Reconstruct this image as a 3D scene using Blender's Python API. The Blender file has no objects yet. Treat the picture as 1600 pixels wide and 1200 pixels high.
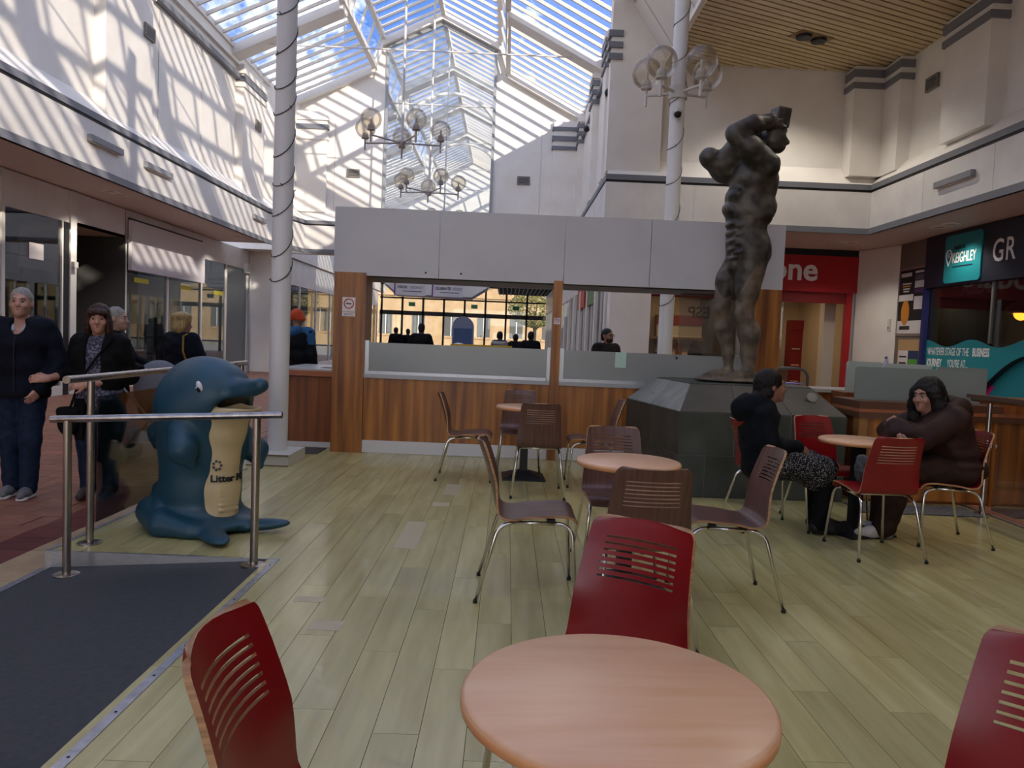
import bpy, bmesh, math, random
import numpy as np
from mathutils import Matrix, Vector
random.seed(7)
rng = np.random.default_rng(7)
S = bpy.context.scene
COL = S.collection

# ------------------------------------------------------------------ camera
cam = bpy.data.cameras.new('camera'); cam.sensor_width = 36; cam.lens = 27.0; cam.clip_end = 300; cam.clip_start = 0.05
cob = bpy.data.objects.new('camera', cam); COL.objects.link(cob); S.camera = cob
def _cam_rows(f=1200.0, vp=(793, 530), roll=.041):
    y = np.array([vp[0]-800, vp[1]-600, f], float); y /= np.linalg.norm(y)
    x = np.array([1, roll, 0.]); x -= y*(x@y); x /= np.linalg.norm(x)
    return np.stack([x, y, -np.cross(y, x)], 1)
_r = _cam_rows()
cob.matrix_world = Matrix(((_r[0][0], -_r[1][0], -_r[2][0], 0), (_r[0][1], -_r[1][1], -_r[2][1], 0),
                           (_r[0][2], -_r[1][2], -_r[2][2], 1.40), (0, 0, 0, 1)))

# ------------------------------------------------------------------ sky, sun, exposure
W = bpy.data.worlds.new('sky'); S.world = W; W.use_nodes = True
wn = W.node_tree.nodes; wl = W.node_tree.links; wn.clear()
wo = wn.new('ShaderNodeOutputWorld'); bg = wn.new('ShaderNodeBackground'); wl.new(bg.outputs[0], wo.inputs[0])
tc = wn.new('ShaderNodeTexCoord')
sep = wn.new('ShaderNodeSeparateXYZ'); wl.new(tc.outputs['Generated'], sep.inputs[0])
grad = wn.new('ShaderNodeValToRGB'); wl.new(sep.outputs['Z'], grad.inputs[0])
ge = grad.color_ramp.elements
ge[0].position = 0.0; ge[0].color = (1.0, 1.0, 1.02, 1); ge[1].position = .36; ge[1].color = (.052, .175, .52, 1)
cn = wn.new('ShaderNodeTexNoise'); cn.inputs['Scale'].default_value = 3.2; cn.inputs['Detail'].default_value = 7; cn.inputs['Roughness'].default_value = .62
cmp_ = wn.new('ShaderNodeMapping'); cmp_.inputs['Location'].default_value = (2.7, 0, 0); wl.new(tc.outputs['Generated'], cmp_.inputs[0]); wl.new(cmp_.outputs[0], cn.inputs['Vector'])
cr = wn.new('ShaderNodeValToRGB'); wl.new(cn.outputs[0], cr.inputs[0])
cr.color_ramp.elements[0].position = .51; cr.color_ramp.elements[1].position = .74
mx = wn.new('ShaderNodeMix'); mx.data_type = 'RGBA'
wl.new(cr.outputs[0], mx.inputs[0]); wl.new(grad.outputs[0], mx.inputs[6]); mx.inputs[7].default_value = (4.4, 4.15, 3.8, 1)
wl.new(mx.outputs[2], bg.inputs[0]); bg.inputs[1].default_value = 1.0
SUN_DIR = Vector((1.0, -1.43, .57)).normalized()      # towards the sun
sun = bpy.data.lights.new('sun', 'SUN'); sun.energy = 3.2; sun.angle = math.radians(.55); sun.color = (1, .88, .72)
so = bpy.data.objects.new('sun', sun); COL.objects.link(so); so.location = (30, -40, 30)
so.rotation_euler = SUN_DIR.to_track_quat('Z', 'Y').to_euler()
S.view_settings.view_transform = 'Standard'; S.view_settings.look = 'None'
S.cycles.diffuse_bounces = 6; S.cycles.max_bounces = 14; S.cycles.transparent_max_bounces = 24
S.view_settings.exposure = 1.05; S.view_settings.gamma = 1; S.view_settings.use_curve_mapping = False

# ------------------------------------------------------------------ materials
def lin(h):
    h = h.lstrip('#'); v = [int(h[i:i+2], 16)/255 for i in (0, 2, 4)]
    return tuple(c/12.92 if c <= .04045 else ((c+.055)/1.055)**2.4 for c in v) + (1,)
MATS = {}
def mat(name, col, rough=.5, metal=0., col2=None, scale=6., stretch=(1, 1, 1), bump=0., rand=0., lo=.35, hi=.65, spec=.5, detail=5, coat=0.):
    """procedural material: colour (mixed with col2 by stretched noise), random brightness per piece, fine bump"""
    if name in MATS: return MATS[name]
    m = bpy.data.materials.new(name); m.use_nodes = True; n = m.node_tree.nodes; l = m.node_tree.links
    p = n['Principled BSDF']; p.inputs['Roughness'].default_value = rough; p.inputs['Metallic'].default_value = metal
    p.inputs['Specular IOR Level'].default_value = spec; p.inputs['Coat Weight'].default_value = coat
    c = lin(col); p.inputs['Base Color'].default_value = c; m.diffuse_color = c
    out = None
    if col2 or bump:
        t = n.new('ShaderNodeTexCoord'); mp = n.new('ShaderNodeMapping'); mp.inputs['Scale'].default_value = stretch
        l.new(t.outputs['Object'], mp.inputs[0])
        src = mp.outputs[0]
        if rand:
            oi = n.new('ShaderNodeObjectInfo'); ad = n.new('ShaderNodeVectorMath'); ad.operation = 'MULTIPLY_ADD'
            l.new(oi.outputs['Random'], ad.inputs[0]); ad.inputs[1].default_value = (31, 17, 23); l.new(mp.outputs[0], ad.inputs[2]); src = ad.outputs[0]
        nz = n.new('ShaderNodeTexNoise'); nz.inputs['Scale'].default_value = scale; nz.inputs['Detail'].default_value = detail
        l.new(src, nz.inputs['Vector'])
        if col2:
            rp = n.new('ShaderNodeValToRGB'); l.new(nz.outputs[0], rp.inputs[0]); e = rp.color_ramp.elements
            e[0].position = lo; e[0].color = c; e[1].position = hi; e[1].color = lin(col2); out = rp.outputs[0]
        if bump:
            b = n.new('ShaderNodeBump'); b.inputs['Strength'].default_value = bump; b.inputs['Distance'].default_value = .01
            l.new(nz.outputs[0], b.inputs['Height']); l.new(b.outputs[0], p.inputs['Normal'])
    if rand:
        oi2 = n.new('ShaderNodeObjectInfo'); mr = n.new('ShaderNodeMapRange'); l.new(oi2.outputs['Random'], mr.inputs[0])
        mr.inputs[3].default_value = 1-rand; mr.inputs[4].default_value = 1+rand
        hv = n.new('ShaderNodeHueSaturation'); l.new(mr.outputs[0], hv.inputs['Value'])
        if out: l.new(out, hv.inputs['Color'])
        else: hv.inputs['Color'].default_value = c
        out = hv.outputs[0]
    if out: l.new(out, p.inputs['Base Color'])
    MATS[name] = m; return m
def glass(name, tint=(1, 1, 1), refl=.06, haze=0., hazecol=(.8, .8, .8), rough=.0, graze=.6):
    """thin pane: see-through, with a mirror reflection and, where dirty or frosted, a diffuse veil"""
    if name in MATS: return MATS[name]
    m = bpy.data.materials.new(name); m.use_nodes = True; n = m.node_tree.nodes; l = m.node_tree.links; n.clear()
    o = n.new('ShaderNodeOutputMaterial'); t = n.new('ShaderNodeBsdfTransparent'); t.inputs[0].default_value = (*tint, 1)
    g = n.new('ShaderNodeBsdfGlossy'); g.inputs['Roughness'].default_value = rough
    lw = n.new('ShaderNodeLayerWeight'); lw.inputs[0].default_value = .25
    mr = n.new('ShaderNodeMapRange'); l.new(lw.outputs['Fresnel'], mr.inputs[0]); mr.inputs[3].default_value = refl; mr.inputs[4].default_value = min(1, refl+graze)
    x = n.new('ShaderNodeMixShader'); l.new(mr.outputs[0], x.inputs[0]); base = t.outputs[0]
    if haze:
        d = n.new('ShaderNodeBsdfDiffuse'); d.inputs[0].default_value = (*hazecol, 1)
        tr = n.new('ShaderNodeBsdfTranslucent'); tr.inputs[0].default_value = (*hazecol, 1)
        dx = n.new('ShaderNodeMixShader'); dx.inputs[0].default_value = .45; l.new(d.outputs[0], dx.inputs[1]); l.new(tr.outputs[0], dx.inputs[2])
        hx = n.new('ShaderNodeMixShader'); hx.inputs[0].default_value = haze; l.new(base, hx.inputs[1]); l.new(dx.outputs[0], hx.inputs[2]); base = hx.outputs[0]
    l.new(base, x.inputs[1]); l.new(g.outputs[0], x.inputs[2]); l.new(x.outputs[0], o.inputs[0])
    MATS[name] = m; return m
def emit(name, col, st):
    if name in MATS: return MATS[name]
    m = bpy.data.materials.new(name); m.use_nodes = True; p = m.node_tree.nodes['Principled BSDF']
    p.inputs['Base Color'].default_value = lin(col); p.inputs['Emission Color'].default_value = lin(col); p.inputs['Emission Strength'].default_value = st
    MATS[name] = m; return m

WHITE = mat('white_wall_paint', '#e9e5de', .6, col2='#e2ddd4', scale=1.5)
PANEL = mat('white_fascia_panel', '#dedbd6', .45, col2='#d4d0cb', scale=2)
GREYBAND = mat('grey_band_paint', '#74767d', .5)
SOFFIT = mat('soffit_paint', '#d9cec6', .6)
BLACK = mat('black_paint', '#0c0b0b', .6)
DARK = mat('dark_void', '#17130f', .8)
FRAMEW = mat('white_frame_paint', '#d9d6d0', .4)
ALU = mat('brushed_aluminium', '#c4c4c6', .35, .9, col2='#a9a9ac', scale=20, stretch=(1, 1, 30))
STEEL = mat('brushed_stainless_steel', '#b3aaa2', .27, 1.0, col2='#9a928a', scale=30, stretch=(1, 1, .05))
CHROME = mat('chrome', '#d6d2cc', .12, 1.0)
PANE = glass('roof_glass', (.97, .98, 1), .02, graze=.2)
SHOPGLASS = glass('shop_glass', (.72, .75, .74), .10)
CLEAR = glass('clear_glass', (.93, .96, .95), .05)
WOODK = mat('teak_laminate', '#b8752f', .38, col2='#6c3a14', scale=2.6, stretch=(5, 5, .28), lo=.32, hi=.72)
WOODD = mat('dark_teak_laminate', '#96521f', .4, col2='#5a2c10', scale=2.6, stretch=(6, 6, .25), lo=.3, hi=.75)
BEECH = mat('beech_laminate', '#e2b58f', .3, col2='#d9a57c', scale=3, stretch=(1, 9, 4), lo=.3, hi=.7)
BEECHE = mat('beech_edge', '#dc9f6b', .35)
BROWNW = mat('brown_walnut_laminate', '#6b4a40', .33, col2='#4d332b', scale=4, stretch=(14, 1, .6), lo=.3, hi=.7)
REDW = mat('red_laminate', '#860a14', .28, col2='#740710', scale=3)
PLYEDGE = mat('plywood_edge', '#b98d62', .5, col2='#8d6440', scale=6, stretch=(1, 1, 20))
PLANK = mat('pale_oak_laminate_plank', '#b9af7a', .27, col2='#9e925c', scale=2.2, stretch=(6, .7, 1), lo=.3, hi=.75, rand=.10, bump=.02, coat=.15)
RUBBER = mat('black_rubber', '#2c2d2f', .62, col2='#35363a', scale=40, bump=.1)
TILE = mat('terracotta_tile', '#8f5c47', .5, col2='#7b4c3a', scale=7, rand=.16, bump=.05)
TILED = mat('maroon_tile', '#6a2e26', .45, col2='#5a2620', scale=7, rand=.12)
TILEB = mat('buff_tile', '#a98f6c', .5, col2='#9a7f5e', scale=7, rand=.08)
SLATE = mat('slate_slab', '#474b43', .5, col2='#33362f', scale=3.5, rand=.16, bump=.25, lo=.3, hi=.7)
SLATEB = mat('brown_slate_slab', '#4d463b', .6, col2='#332e26', scale=3.0, rand=.16, bump=.25, lo=.3, hi=.7)
BRONZE = mat('weathered_bronze', '#565048', .48, .35, col2='#2e2a25', scale=7, bump=.9, lo=.35, hi=.65)
BRONZEP = mat('pale_weathered_bronze', '#7a6a58', .7, .1, col2='#443a30', scale=8, bump=1., lo=.3, hi=.7)
SLAT = mat('cream_ceiling_slat', '#d2c196', .35, col2='#c4b082', scale=1.2, stretch=(1, 1, 1), rand=.05)
BLACKM = mat('black_cast_iron', '#121214', .5)
BLACKP = mat('black_plastic', '#0e0e0f', .5)

# ------------------------------------------------------------------ mesh helpers
class MB:
    def __init__(s): s.v = []; s.f = []; s.m = []
    def add(s, vs, fs, mi=0):
        o = len(s.v); s.v += [tuple(p) for p in vs]; s.f += [tuple(i+o for i in f) for f in fs]; s.m += [mi]*len(fs); return s
    def box(s, x0, x1, y0, y1, z0, z1, mi=0):
        return s.add([(x0, y0, z0), (x1, y0, z0), (x1, y1, z0), (x0, y1, z0), (x0, y0, z1), (x1, y0, z1), (x1, y1, z1), (x0, y1, z1)],
                     [(0, 3, 2, 1), (4, 5, 6, 7), (0, 1, 5, 4), (1, 2, 6, 5), (2, 3, 7, 6), (3, 0, 4, 7)], mi)
    def prism(s, poly, d, mi=0):
        """polygon (3-D points) pushed along vector d"""
        n = len(poly); d = Vector(d); a = [Vector(p) for p in poly]
        return s.add(a+[p+d for p in a], [tuple(range(n))[::-1], tuple(range(n, 2*n))] + [(i, (i+1) % n, (i+1) % n+n, i+n) for i in range(n)], mi)
    def beam(s, a, b, w, h, up=(0, 0, 1), mi=0):
        a = Vector(a); b = Vector(b); d = (b-a).normalized(); up = Vector(up)
        x = d.cross(up).normalized()*(w/2); y = x.cross(d).normalized()*(h/2)
        return s.prism([a-x-y, a+x-y, a+x+y, a-x+y], b-a, mi)
    def tube(s, path, r, n=8, mi=0, caps=True):
        P = [Vector(p) for p in path]; rs = r if isinstance(r, (list, tuple)) else [r]*len(P); vs = []; fs = []; prev = None
        for i, p in enumerate(P):
            d = (P[min(i+1, len(P)-1)]-P[max(i-1, 0)]).normalized()
            if prev is None: u = d.orthogonal().normalized()
            else: u = (prev-d*prev.dot(d)); u = u.normalized() if u.length > 1e-6 else d.orthogonal().normalized()
            prev = u; w = d.cross(u)
            vs += [p+(u*math.cos(2*math.pi*k/n)+w*math.sin(2*math.pi*k/n))*rs[i] for k in range(n)]
        for i in range(len(P)-1):
            fs += [(i*n+k, i*n+(k+1) % n, (i+1)*n+(k+1) % n, (i+1)*n+k) for k in range(n)]
        if caps: fs += [tuple(range(n))[::-1], tuple(range((len(P)-1)*n, len(P)*n))]
        return s.add(vs, fs, mi)
    def lathe(s, prof, c=(0, 0, 0), n=24, mi=0):
        """profile of (radius, z) about a vertical axis through c"""
        vs = []; fs = []
        for r, z in prof: vs += [(c[0]+r*math.cos(2*math.pi*k/n), c[1]+r*math.sin(2*math.pi*k/n), c[2]+z) for k in range(n)]
        for i in range(len(prof)-1): fs += [(i*n+k, i*n+(k+1) % n, (i+1)*n+(k+1) % n, (i+1)*n+k) for k in range(n)]
        if prof[0][0] > 1e-5: fs.append(tuple(range(n))[::-1])
        if prof[-1][0] > 1e-5: fs.append(tuple(range((len(prof)-1)*n, len(prof)*n)))
        return s.add(vs, fs, mi)
    def sphere(s, c, r, n=16, mi=0, sc=(1, 1, 1)):
        vs = []; fs = []; m = n//2
        for i in range(m+1):
            t = math.pi*i/m
            vs += [(c[0]+r*sc[0]*math.sin(t)*math.cos(2*math.pi*k/n), c[1]+r*sc[1]*math.sin(t)*math.sin(2*math.pi*k/n), c[2]+r*sc[2]*math.cos(t)) for k in range(n)]
        for i in range(m): fs += [(i*n+k, (i+1)*n+k, (i+1)*n+(k+1) % n, i*n+(k+1) % n) for k in range(n)]
        return s.add(vs, fs, mi)
    def mesh(s, name, mats, smooth=False):
        me = bpy.data.meshes.new(name); me.from_pydata([tuple(p) for p in s.v], [], s.f)
        for m in (mats if isinstance(mats, (list, tuple)) else [mats]): me.materials.append(m)
        me.polygons.foreach_set('material_index', s.m); me.polygons.foreach_set('use_smooth', [smooth]*len(s.f))
        me.validate(clean_customdata=False); me.update(); return me
    def build(s, name, mats, parent=None, smooth=False, loc=None, rot=None):
        return put(name, s.mesh(name, mats, smooth), parent, loc, rot)
def put(name, me, parent=None, loc=None, rot=None, scale=None):
    o = bpy.data.objects.new(name, me); COL.objects.link(o); o.parent = parent
    if loc is not None: o.location = loc
    if rot is not None: o.rotation_euler = rot
    if scale is not None: o.scale = scale
    return o
def soft(o, ang=40):
    me = o.data; me.polygons.foreach_set('use_smooth', [True]*len(me.polygons)); me.set_sharp_from_angle(angle=math.radians(ang)); return o
def bevel(o, w=.004, seg=2):
    b = bmesh.new(); b.from_mesh(o.data)
    bmesh.ops.remove_doubles(b, verts=b.verts, dist=1e-5)
    es = [e for e in b.edges if len(e.link_faces) == 2 and e.calc_face_angle(0) > .5]
    bmesh.ops.bevel(b, geom=es, offset=w, segments=seg, affect='EDGES', profile=.5); b.to_mesh(o.data); b.free(); return o
def empty(name, label, cat, loc=(0, 0, 0), rz=0., group=None):
    o = bpy.data.objects.new(name, None); COL.objects.link(o); o.location = loc; o.rotation_euler = (0, 0, rz); o.empty_display_size = .1
    return tag(o, label, cat, group)
def tag(o, label, cat, group=None):
    o['label'] = label; o['category'] = cat
    if group: o['group'] = group
    return o
def struct(o, label, cat):
    o['kind'] = 'structure'; return tag(o, label, cat)
def stuff(o): o['kind'] = 'stuff'; return o
def copy_tree(o, parent=None):
    c = o.copy(); COL.objects.link(c); c.parent = parent
    for ch in [x for x in o.children]: copy_tree(ch, c)
    return c
FACE = {'-y': (math.pi/2, 0, 0), '-x': (math.pi/2, 0, -math.pi/2), '+x': (math.pi/2, 0, math.pi/2), '+y': (math.pi/2, 0, math.pi), 'up': (0, 0, 0)}
def text(s, size, loc, face, m, parent, name='lettering', bold=0., sx=1., ext=.002, align='LEFT', mirror=False, spacing=1.):
    cu = bpy.data.curves.new(name, 'FONT'); cu.body = s; cu.size = size; cu.extrude = ext; cu.offset = bold; cu.align_x = align; cu.space_character = spacing; cu.resolution_u = 3
    t = bpy.data.objects.new(name, cu); COL.objects.link(t)
    dg = bpy.context.evaluated_depsgraph_get(); dg.update()
    me = bpy.data.meshes.new_from_object(t.evaluated_get(dg)); bpy.data.objects.remove(t); me.materials.clear(); me.materials.append(m)
    if mirror: me.transform(Matrix.Scale(-1, 4, (1, 0, 0))); me.flip_normals()
    rot = FACE[face] if isinstance(face, str) else face
    return put(name, me, parent, loc, rot, (sx, 1, 1))

# ================================================================== THE PLACE
MF = -0.10            # mall floor level; the cafe platform is at 0
# ---- mall floor
m = MB(); m.box(-13, 13.5, -9, 50, MF-.2, MF-.006)
floor_mall = struct(m.build('floor', mat('terracotta_ground', '#97573f', .45, col2='#7d4532', scale=3)), 'terracotta tiled mall floor around the cafe platform', 'floor')
# tile joints beyond the single tiles: brick texture on the same 0.3 m grid
def _mallmat():
    mm = floor_mall.data.materials[0]; n = mm.node_tree.nodes; l = mm.node_tree.links; p = n['Principled BSDF']
    b = n.new('ShaderNodeTexBrick'); b.offset = .5; b.inputs['Scale'].default_value = 1; b.inputs['Brick Width'].default_value = .3; b.inputs['Row Height'].default_value = .3
    b.inputs['Mortar Size'].default_value = .006; b.inputs['Color1'].default_value = lin('#8f5c47'); b.inputs['Color2'].default_value = lin('#784937'); b.inputs['Mortar'].default_value = lin('#5b3527')
    t = n.new('ShaderNodeTexCoord'); l.new(t.outputs['Object'], b.inputs['Vector']); l.new(b.outputs['Color'], p.inputs['Base Color'])
_mallmat()
def in_view(x, y, z, mrg=60):
    p = _r@np.array([x, y, z-1.4])
    if p[2] < .2: return False
    u = 800+1200*p[0]/p[2]; v = 600+1200*p[1]/p[2]
    return -mrg < u < 1600+mrg and -mrg < v < 1200+mrg
tb = MB(); tb.box(-.1475, .1475, -.1475, .1475, -.012, 0); tme = {k: tb.mesh('tile', k) for k in (TILE, TILED, TILEB)}
cand = []
for j in range(0, 40):
    for i in range(0, 30):
        x = -2.9-.3*i-(.15 if j % 2 else 0); y = 3.0+.3*j
        if i == 0: x = -2.9
        if i == 1: x = -3.2
        if x > -8.9 and in_view(x, y, MF): cand.append((y*y+x*x, x, y, i))
cand.sort()
for d, x, y, i in cand[:298]:
    put('tile', tme[TILEB if i == 0 else TILED if i == 1 else TILE], floor_mall, (x, y, MF))

# ---- cafe platform: base slab, planks, trims
m = MB(); m.prism([(-1.35, -1.5, -.02), (4.4, -1.5, -.02), (4.4, 13.2, -.02), (-2.73, 13.2, -.02), (-2.73, 4.63, -.02), (-1.35, 4.63, -.02)], (0, 0, -.075))
platform = struct(m.build('floor', mat('plank_joint_shadow_filler', '#3c3626', .8)), 'pale oak laminate plank floor of the raised cafe platform', 'floor')
PW, PL = .165, 1.24
pb = MB(); pb.box(-PW/2+.0011, PW/2-.0011, -.5, .5, -.019, 0); pme = pb.mesh('plank', PLANK)
k = 0
for i in range(44):
    x = -2.73+PW*(i+.5); off = (i*.437 % 1)*PL
    if x > 4.36: break
    y0lim = 4.64 if x < -1.36 else 1.6
    y = y0lim-((y0lim-off) % PL)
    while y < 9.6:
        a, b = max(y, y0lim), min(y+PL, 9.6); y += PL
        if b-a < .03: continue
        if x < -1.2 and x > -1.36 and a < 4.63: pass
        w = 1.
        put('plank', pme, platform, (x, (a+b)/2, 0), None, (w, b-a-.0022, 1)); k += 1
m = MB(); m.box(-1.33, 4.4, -1.5, 1.598, -.019, 0); m.box(-2.73, 4.4, 9.602, 13.2, -.019, 0)
stuff(m.build('plank_remainder', PLANK, platform))
for nm, a, b in (('edge_trim', (-2.745, 4.62, -.04), (-2.745, 13.2, -.04)), ('edge_trim', (4.41, -1.5, -.04), (4.41, 13.2, -.04))):
    MB().beam(a, b, .03, .085).build(nm, ALU, platform)
# torn bits of floor: thin repair tape patches
for i, (x, y, w, l) in enumerate(((-.62, 5.35, .15, .75), (-.5, 6.35, .14, .14), (-.45, 7.0, .14, .5), (-.98, 3.95, .15, .08), (-.81, 3.6, .15, .12))):
    MB().box(x-w/2, x+w/2, y-l/2, y+l/2, .0002, .0016).build('floor_patch', mat('grey_floor_tape', '#b5a885', .4), platform)
# ---- ramp
m = MB(); m.prism([(-1.36, 1.2, -.001), (-2.72, 1.2, -.097), (-2.72, 1.2, -.1), (-1.36, 1.2, -.1)], (0, 3.42, 0))
ramp = struct(m.build('floor', RUBBER), 'black rubber access ramp sloping down from the platform', 'ramp')
m = MB(); m.prism([(-1.34, 4.615, .004), (-2.745, 4.615, .004), (-2.745, 4.615, -.1), (-1.34, 4.615, -.012)], (0, .02, 0)); m.build('side_plate', ALU, ramp)
m = MB(); m.box(-1.375, -1.335, 1.2, 4.62, -.001, .004); o = m.build('edge_strip', ALU, ramp)
m = MB(); m.box(-2.76, -2.715, 1.2, 4.62, -.1, -.092); m.build('edge_strip', ALU, ramp)
for i in range(11): MB().lathe([(.006, 0), (.005, .002), (0, .0025)], (-1.355, 1.5+.3*i, .004), 8).build('screw', BLACKM, ramp)

# ---- first-floor gallery bands: face path and set-back wall path
FP = [(-7.6, -9), (-7.6, 24.2), (-7.05, 26.5), (2.06, 26.5), (2.06, 17.35), (8.0, 17.35), (8.0, -9)]
WP = [(-8.0, -9), (-8.0, 24.45), (-7.45, 26.92), (2.30, 26.92), (2.30, 17.75), (8.4, 17.75), (8.4, -9)]
SP = [(-13., -9), (-13., 24.2), (-13, 27.4), (2.3, 27.4), (2.3, 20.2), (13, 20.2), (13, -9)]
NAMES = ['wall_left', 'wall_left_corner', 'wall_back', 'wall_nave_right', 'wall_back_right', 'wall_right']
LABS = ['long white left wall with grey bands above the empty shops', 'angled white corner wall above the left shops', 'white gable end wall with tall glazed opening',
        'narrow white wall beside the right edge of the glass roof', 'white wall above the red phone shop', 'white right wall above the navy shop sign']
walls = []
for i in range(6):
    (ax, ay), (bx, by) = FP[i], FP[i+1]; (cx, cy), (dx, dy) = WP[i], WP[i+1]
    top = 9.15 if i in (0, 1, 2, 3) else 7.9
    n = Vector((cx+dx-ax-bx, cy+dy-ay-by, 0)).normalized()*.2
    m = MB()
    if i != 2: m.prism([(cx, cy, 5.5), (dx, dy, 5.5), (dx, dy, top), (cx, cy, top)], n)
    m.prism([(ax, ay, 5.17), (bx, by, 5.17), (dx, dy, 5.59), (cx, cy, 5.59)], (0, 0, -.1))      # sloped ledge
    m.prism([(ax, ay, 4.07), (bx, by, 4.07), (bx, by, 5.1), (ax, ay, 5.1)], n*.3)                # backing of the fascia
    w = struct(m.build(NAMES[i], WHITE), LABS[i], 'wall'); walls.append(w)
    A = Vector((ax, ay, 0)); B = Vector((bx, by, 0)); d = (B-A).normalized(); L = (B-A).length; nn = n.normalized()
    for z0, z1, pr in ((4.07, 4.20, .03), (5.05, 5.17, .03)):
        MB().prism([A+Vector((0, 0, z0))-nn*pr, B+Vector((0, 0, z0))-nn*pr, B+Vector((0, 0, z1))-nn*pr, A+Vector((0, 0, z1))-nn*pr], nn*.05).build('grey_band', GREYBAND, w)
    m = MB(); m.prism([A+Vector((0, 0, 5.0))-nn*.012, B+Vector((0, 0, 5.0))-nn*.012, B+Vector((0, 0, 5.05))-nn*.012, A+Vector((0, 0, 5.05))-nn*.012], nn*.01)
    m.build('shadow_gap', BLACK, w)
    npan = max(1, round(L/2.25)); pl = L/npan
    for q in range(npan):
        a = A+d*(q*pl+.006); b = A+d*((q+1)*pl-.006); z0, z1 = Vector((0, 0, 4.2)), Vector((0, 0, 5.0))
        MB().prism([a+z0-nn*.008, b+z0-nn*.008, b+z1-nn*.008, a+z1-nn*.008], nn*.012).build('fascia_panel', PANEL, w)
    if i in (0, 4, 5):
        (ex, ey), (fx, fy) = SP[i], SP[i+1]
        MB().prism([(ax, ay, 4.07), (bx, by, 4.07), (fx, fy, 4.07), (ex, ey, 4.07)], (0, 0, .1)).build('soffit', SOFFIT, w)
# pilasters with stacked grey capitals
def pilaster(par, x0, x1, y0, y1, z0, z1, zs, pr=.05):
    o = MB().box(x0, x1, y0, y1, z0, z1).build('pilaster', WHITE, par)
    for z, h, mm in zs: MB().box(x0-pr, x1+pr, y0-pr, y1+pr, z, z+h).build('capital_band', mm, o)
CAPL = ((8.25, .12, WHITE), (8.42, .14, GREYBAND), (8.62, .14, WHITE))
for yc in (0.8, 8.3, 15.8, 23.3): pilaster(walls[0], -8.05, -7.78, yc-.95, yc+.95, 5.35, 8.9, CAPL)
MB().box(-8.02, -7.85, -9, 24.4, 8.45, 8.58).build('cornice', GREYBAND, walls[0])
MB().box(-8.02, -7.9, -9, 24.4, 8.85, 9.15).build('eaves_board', WHITE, walls[0])
CAPN = ((8.05, .12, GREYBAND), (8.3, .14, GREYBAND), (8.55, .14, GREYBAND), (8.75, .12, WHITE))
for yc in (19.4, 22.3, 26.6): pilaster(walls[3], 2.12, 2.4, yc-.45, yc+.25, 5.4, 8.95, CAPN)
MB().box(2.2, 2.36, 17.5, 26.9, 8.2, 8.3).build('cornice', GREYBAND, walls[3])
pilaster(walls[3], 2.05, 3.25, 17.45, 17.8, 5.25, 9.1, ())
for z in (7.7, 7.95, 8.2): MB().box(1.98, 2.3, 17.4, 17.7, z, z+.13).build('capital_band', GREYBAND, walls[3])
CAPR = ((7.25, .13, GREYBAND), (7.5, .16, GREYBAND))
pilaster(walls[4], 7.45, 8.45, 17.3, 17.8, 5.35, 7.74, CAPR, .04)
pilaster(walls[5], 8.12, 8.45, 16.6, 17.6, 5.35, 7.74, CAPR, .04)
pilaster(walls[5], 8.1, 8.45, 13.5, 14.9, 5.45, 7.74, CAPR, .05)
pilaster(walls[2], -7.5, -6.45, 26.75, 27.0, 5.5, 8.9, ((7.95, .12, WHITE), (8.3, .16, GREYBAND), (8.6, .14, WHITE)))
pilaster(walls[2], 1.3, 2.2, 26.75, 27.0, 5.5, 8.9, ((7.95, .12, GREYBAND), (8.25, .16, GREYBAND), (8.6, .12, GREYBAND)))
# gable end wall with the opening (26.92 .. 27.17)
RP = [(-8.0, 9.15), (-4.9, 10.55), (-4.62, 11.45), (-2.62, 12.4), (-.62, 11.45), (-.34, 10.55), (2.45, 9.12)]
g = MB()
g.prism([(-8.2, 26.92, 4.07), (-4.5, 26.92, 4.07), (-4.5, 26.92, 11.3), (-4.62, 26.92, 11.45), (-4.9, 26.92, 10.55), (-8.2, 26.92, 9.1)], (0, .25, 0))
g.prism([(2.6, 26.92, 9.05), (-.34, 26.92, 10.55), (-.62, 26.92, 11.45), (-.74, 26.92, 11.3), (-.74, 26.92, 4.07), (2.6, 26.92, 4.07)], (0, .25, 0))
g.prism([(-4.62, 26.92, 11.45), (-4.5, 26.92, 11.2), (-2.62, 26.92, 12.08), (-2.62, 26.92, 12.4)], (0, .25, 0))
g.prism([(-2.62, 26.92, 12.4), (-2.62, 26.92, 12.08), (-.74, 26.92, 11.2), (-.62, 26.92, 11.45)], (0, .25, 0))
g.box(-4.5, -.74, 26.92, 27.17, 4.07, 5.3)
g.build('gable', WHITE, walls[2])
g = MB()
for a, b in (((-4.47, 5.3), (-4.47, 11.2)), ((-.77, 5.3), (-.77, 11.2)), ((-4.47, 11.2), (-2.62, 12.05)), ((-2.62, 12.05), (-.77, 11.2))):
    g.beam((a[0], 26.9, a[1]), (b[0], 26.9, b[1]), .1, .07, (0, 1, 0))
g.build('opening_frame', mat('pale_grey_frame', '#9fa3a6', .4, .4), walls[2])
MB().prism([(-4.45, 27.03, 5.3), (-.79, 27.03, 5.3), (-.79, 27.03, 11.2), (-2.62, 27.03, 12.05), (-4.45, 27.03, 11.2)], (0, .01, 0)).build('pane', glass('dusty_screen_glass', (.93, .96, .97), .05, .10, (.85, .88, .88)), walls[2])
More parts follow.
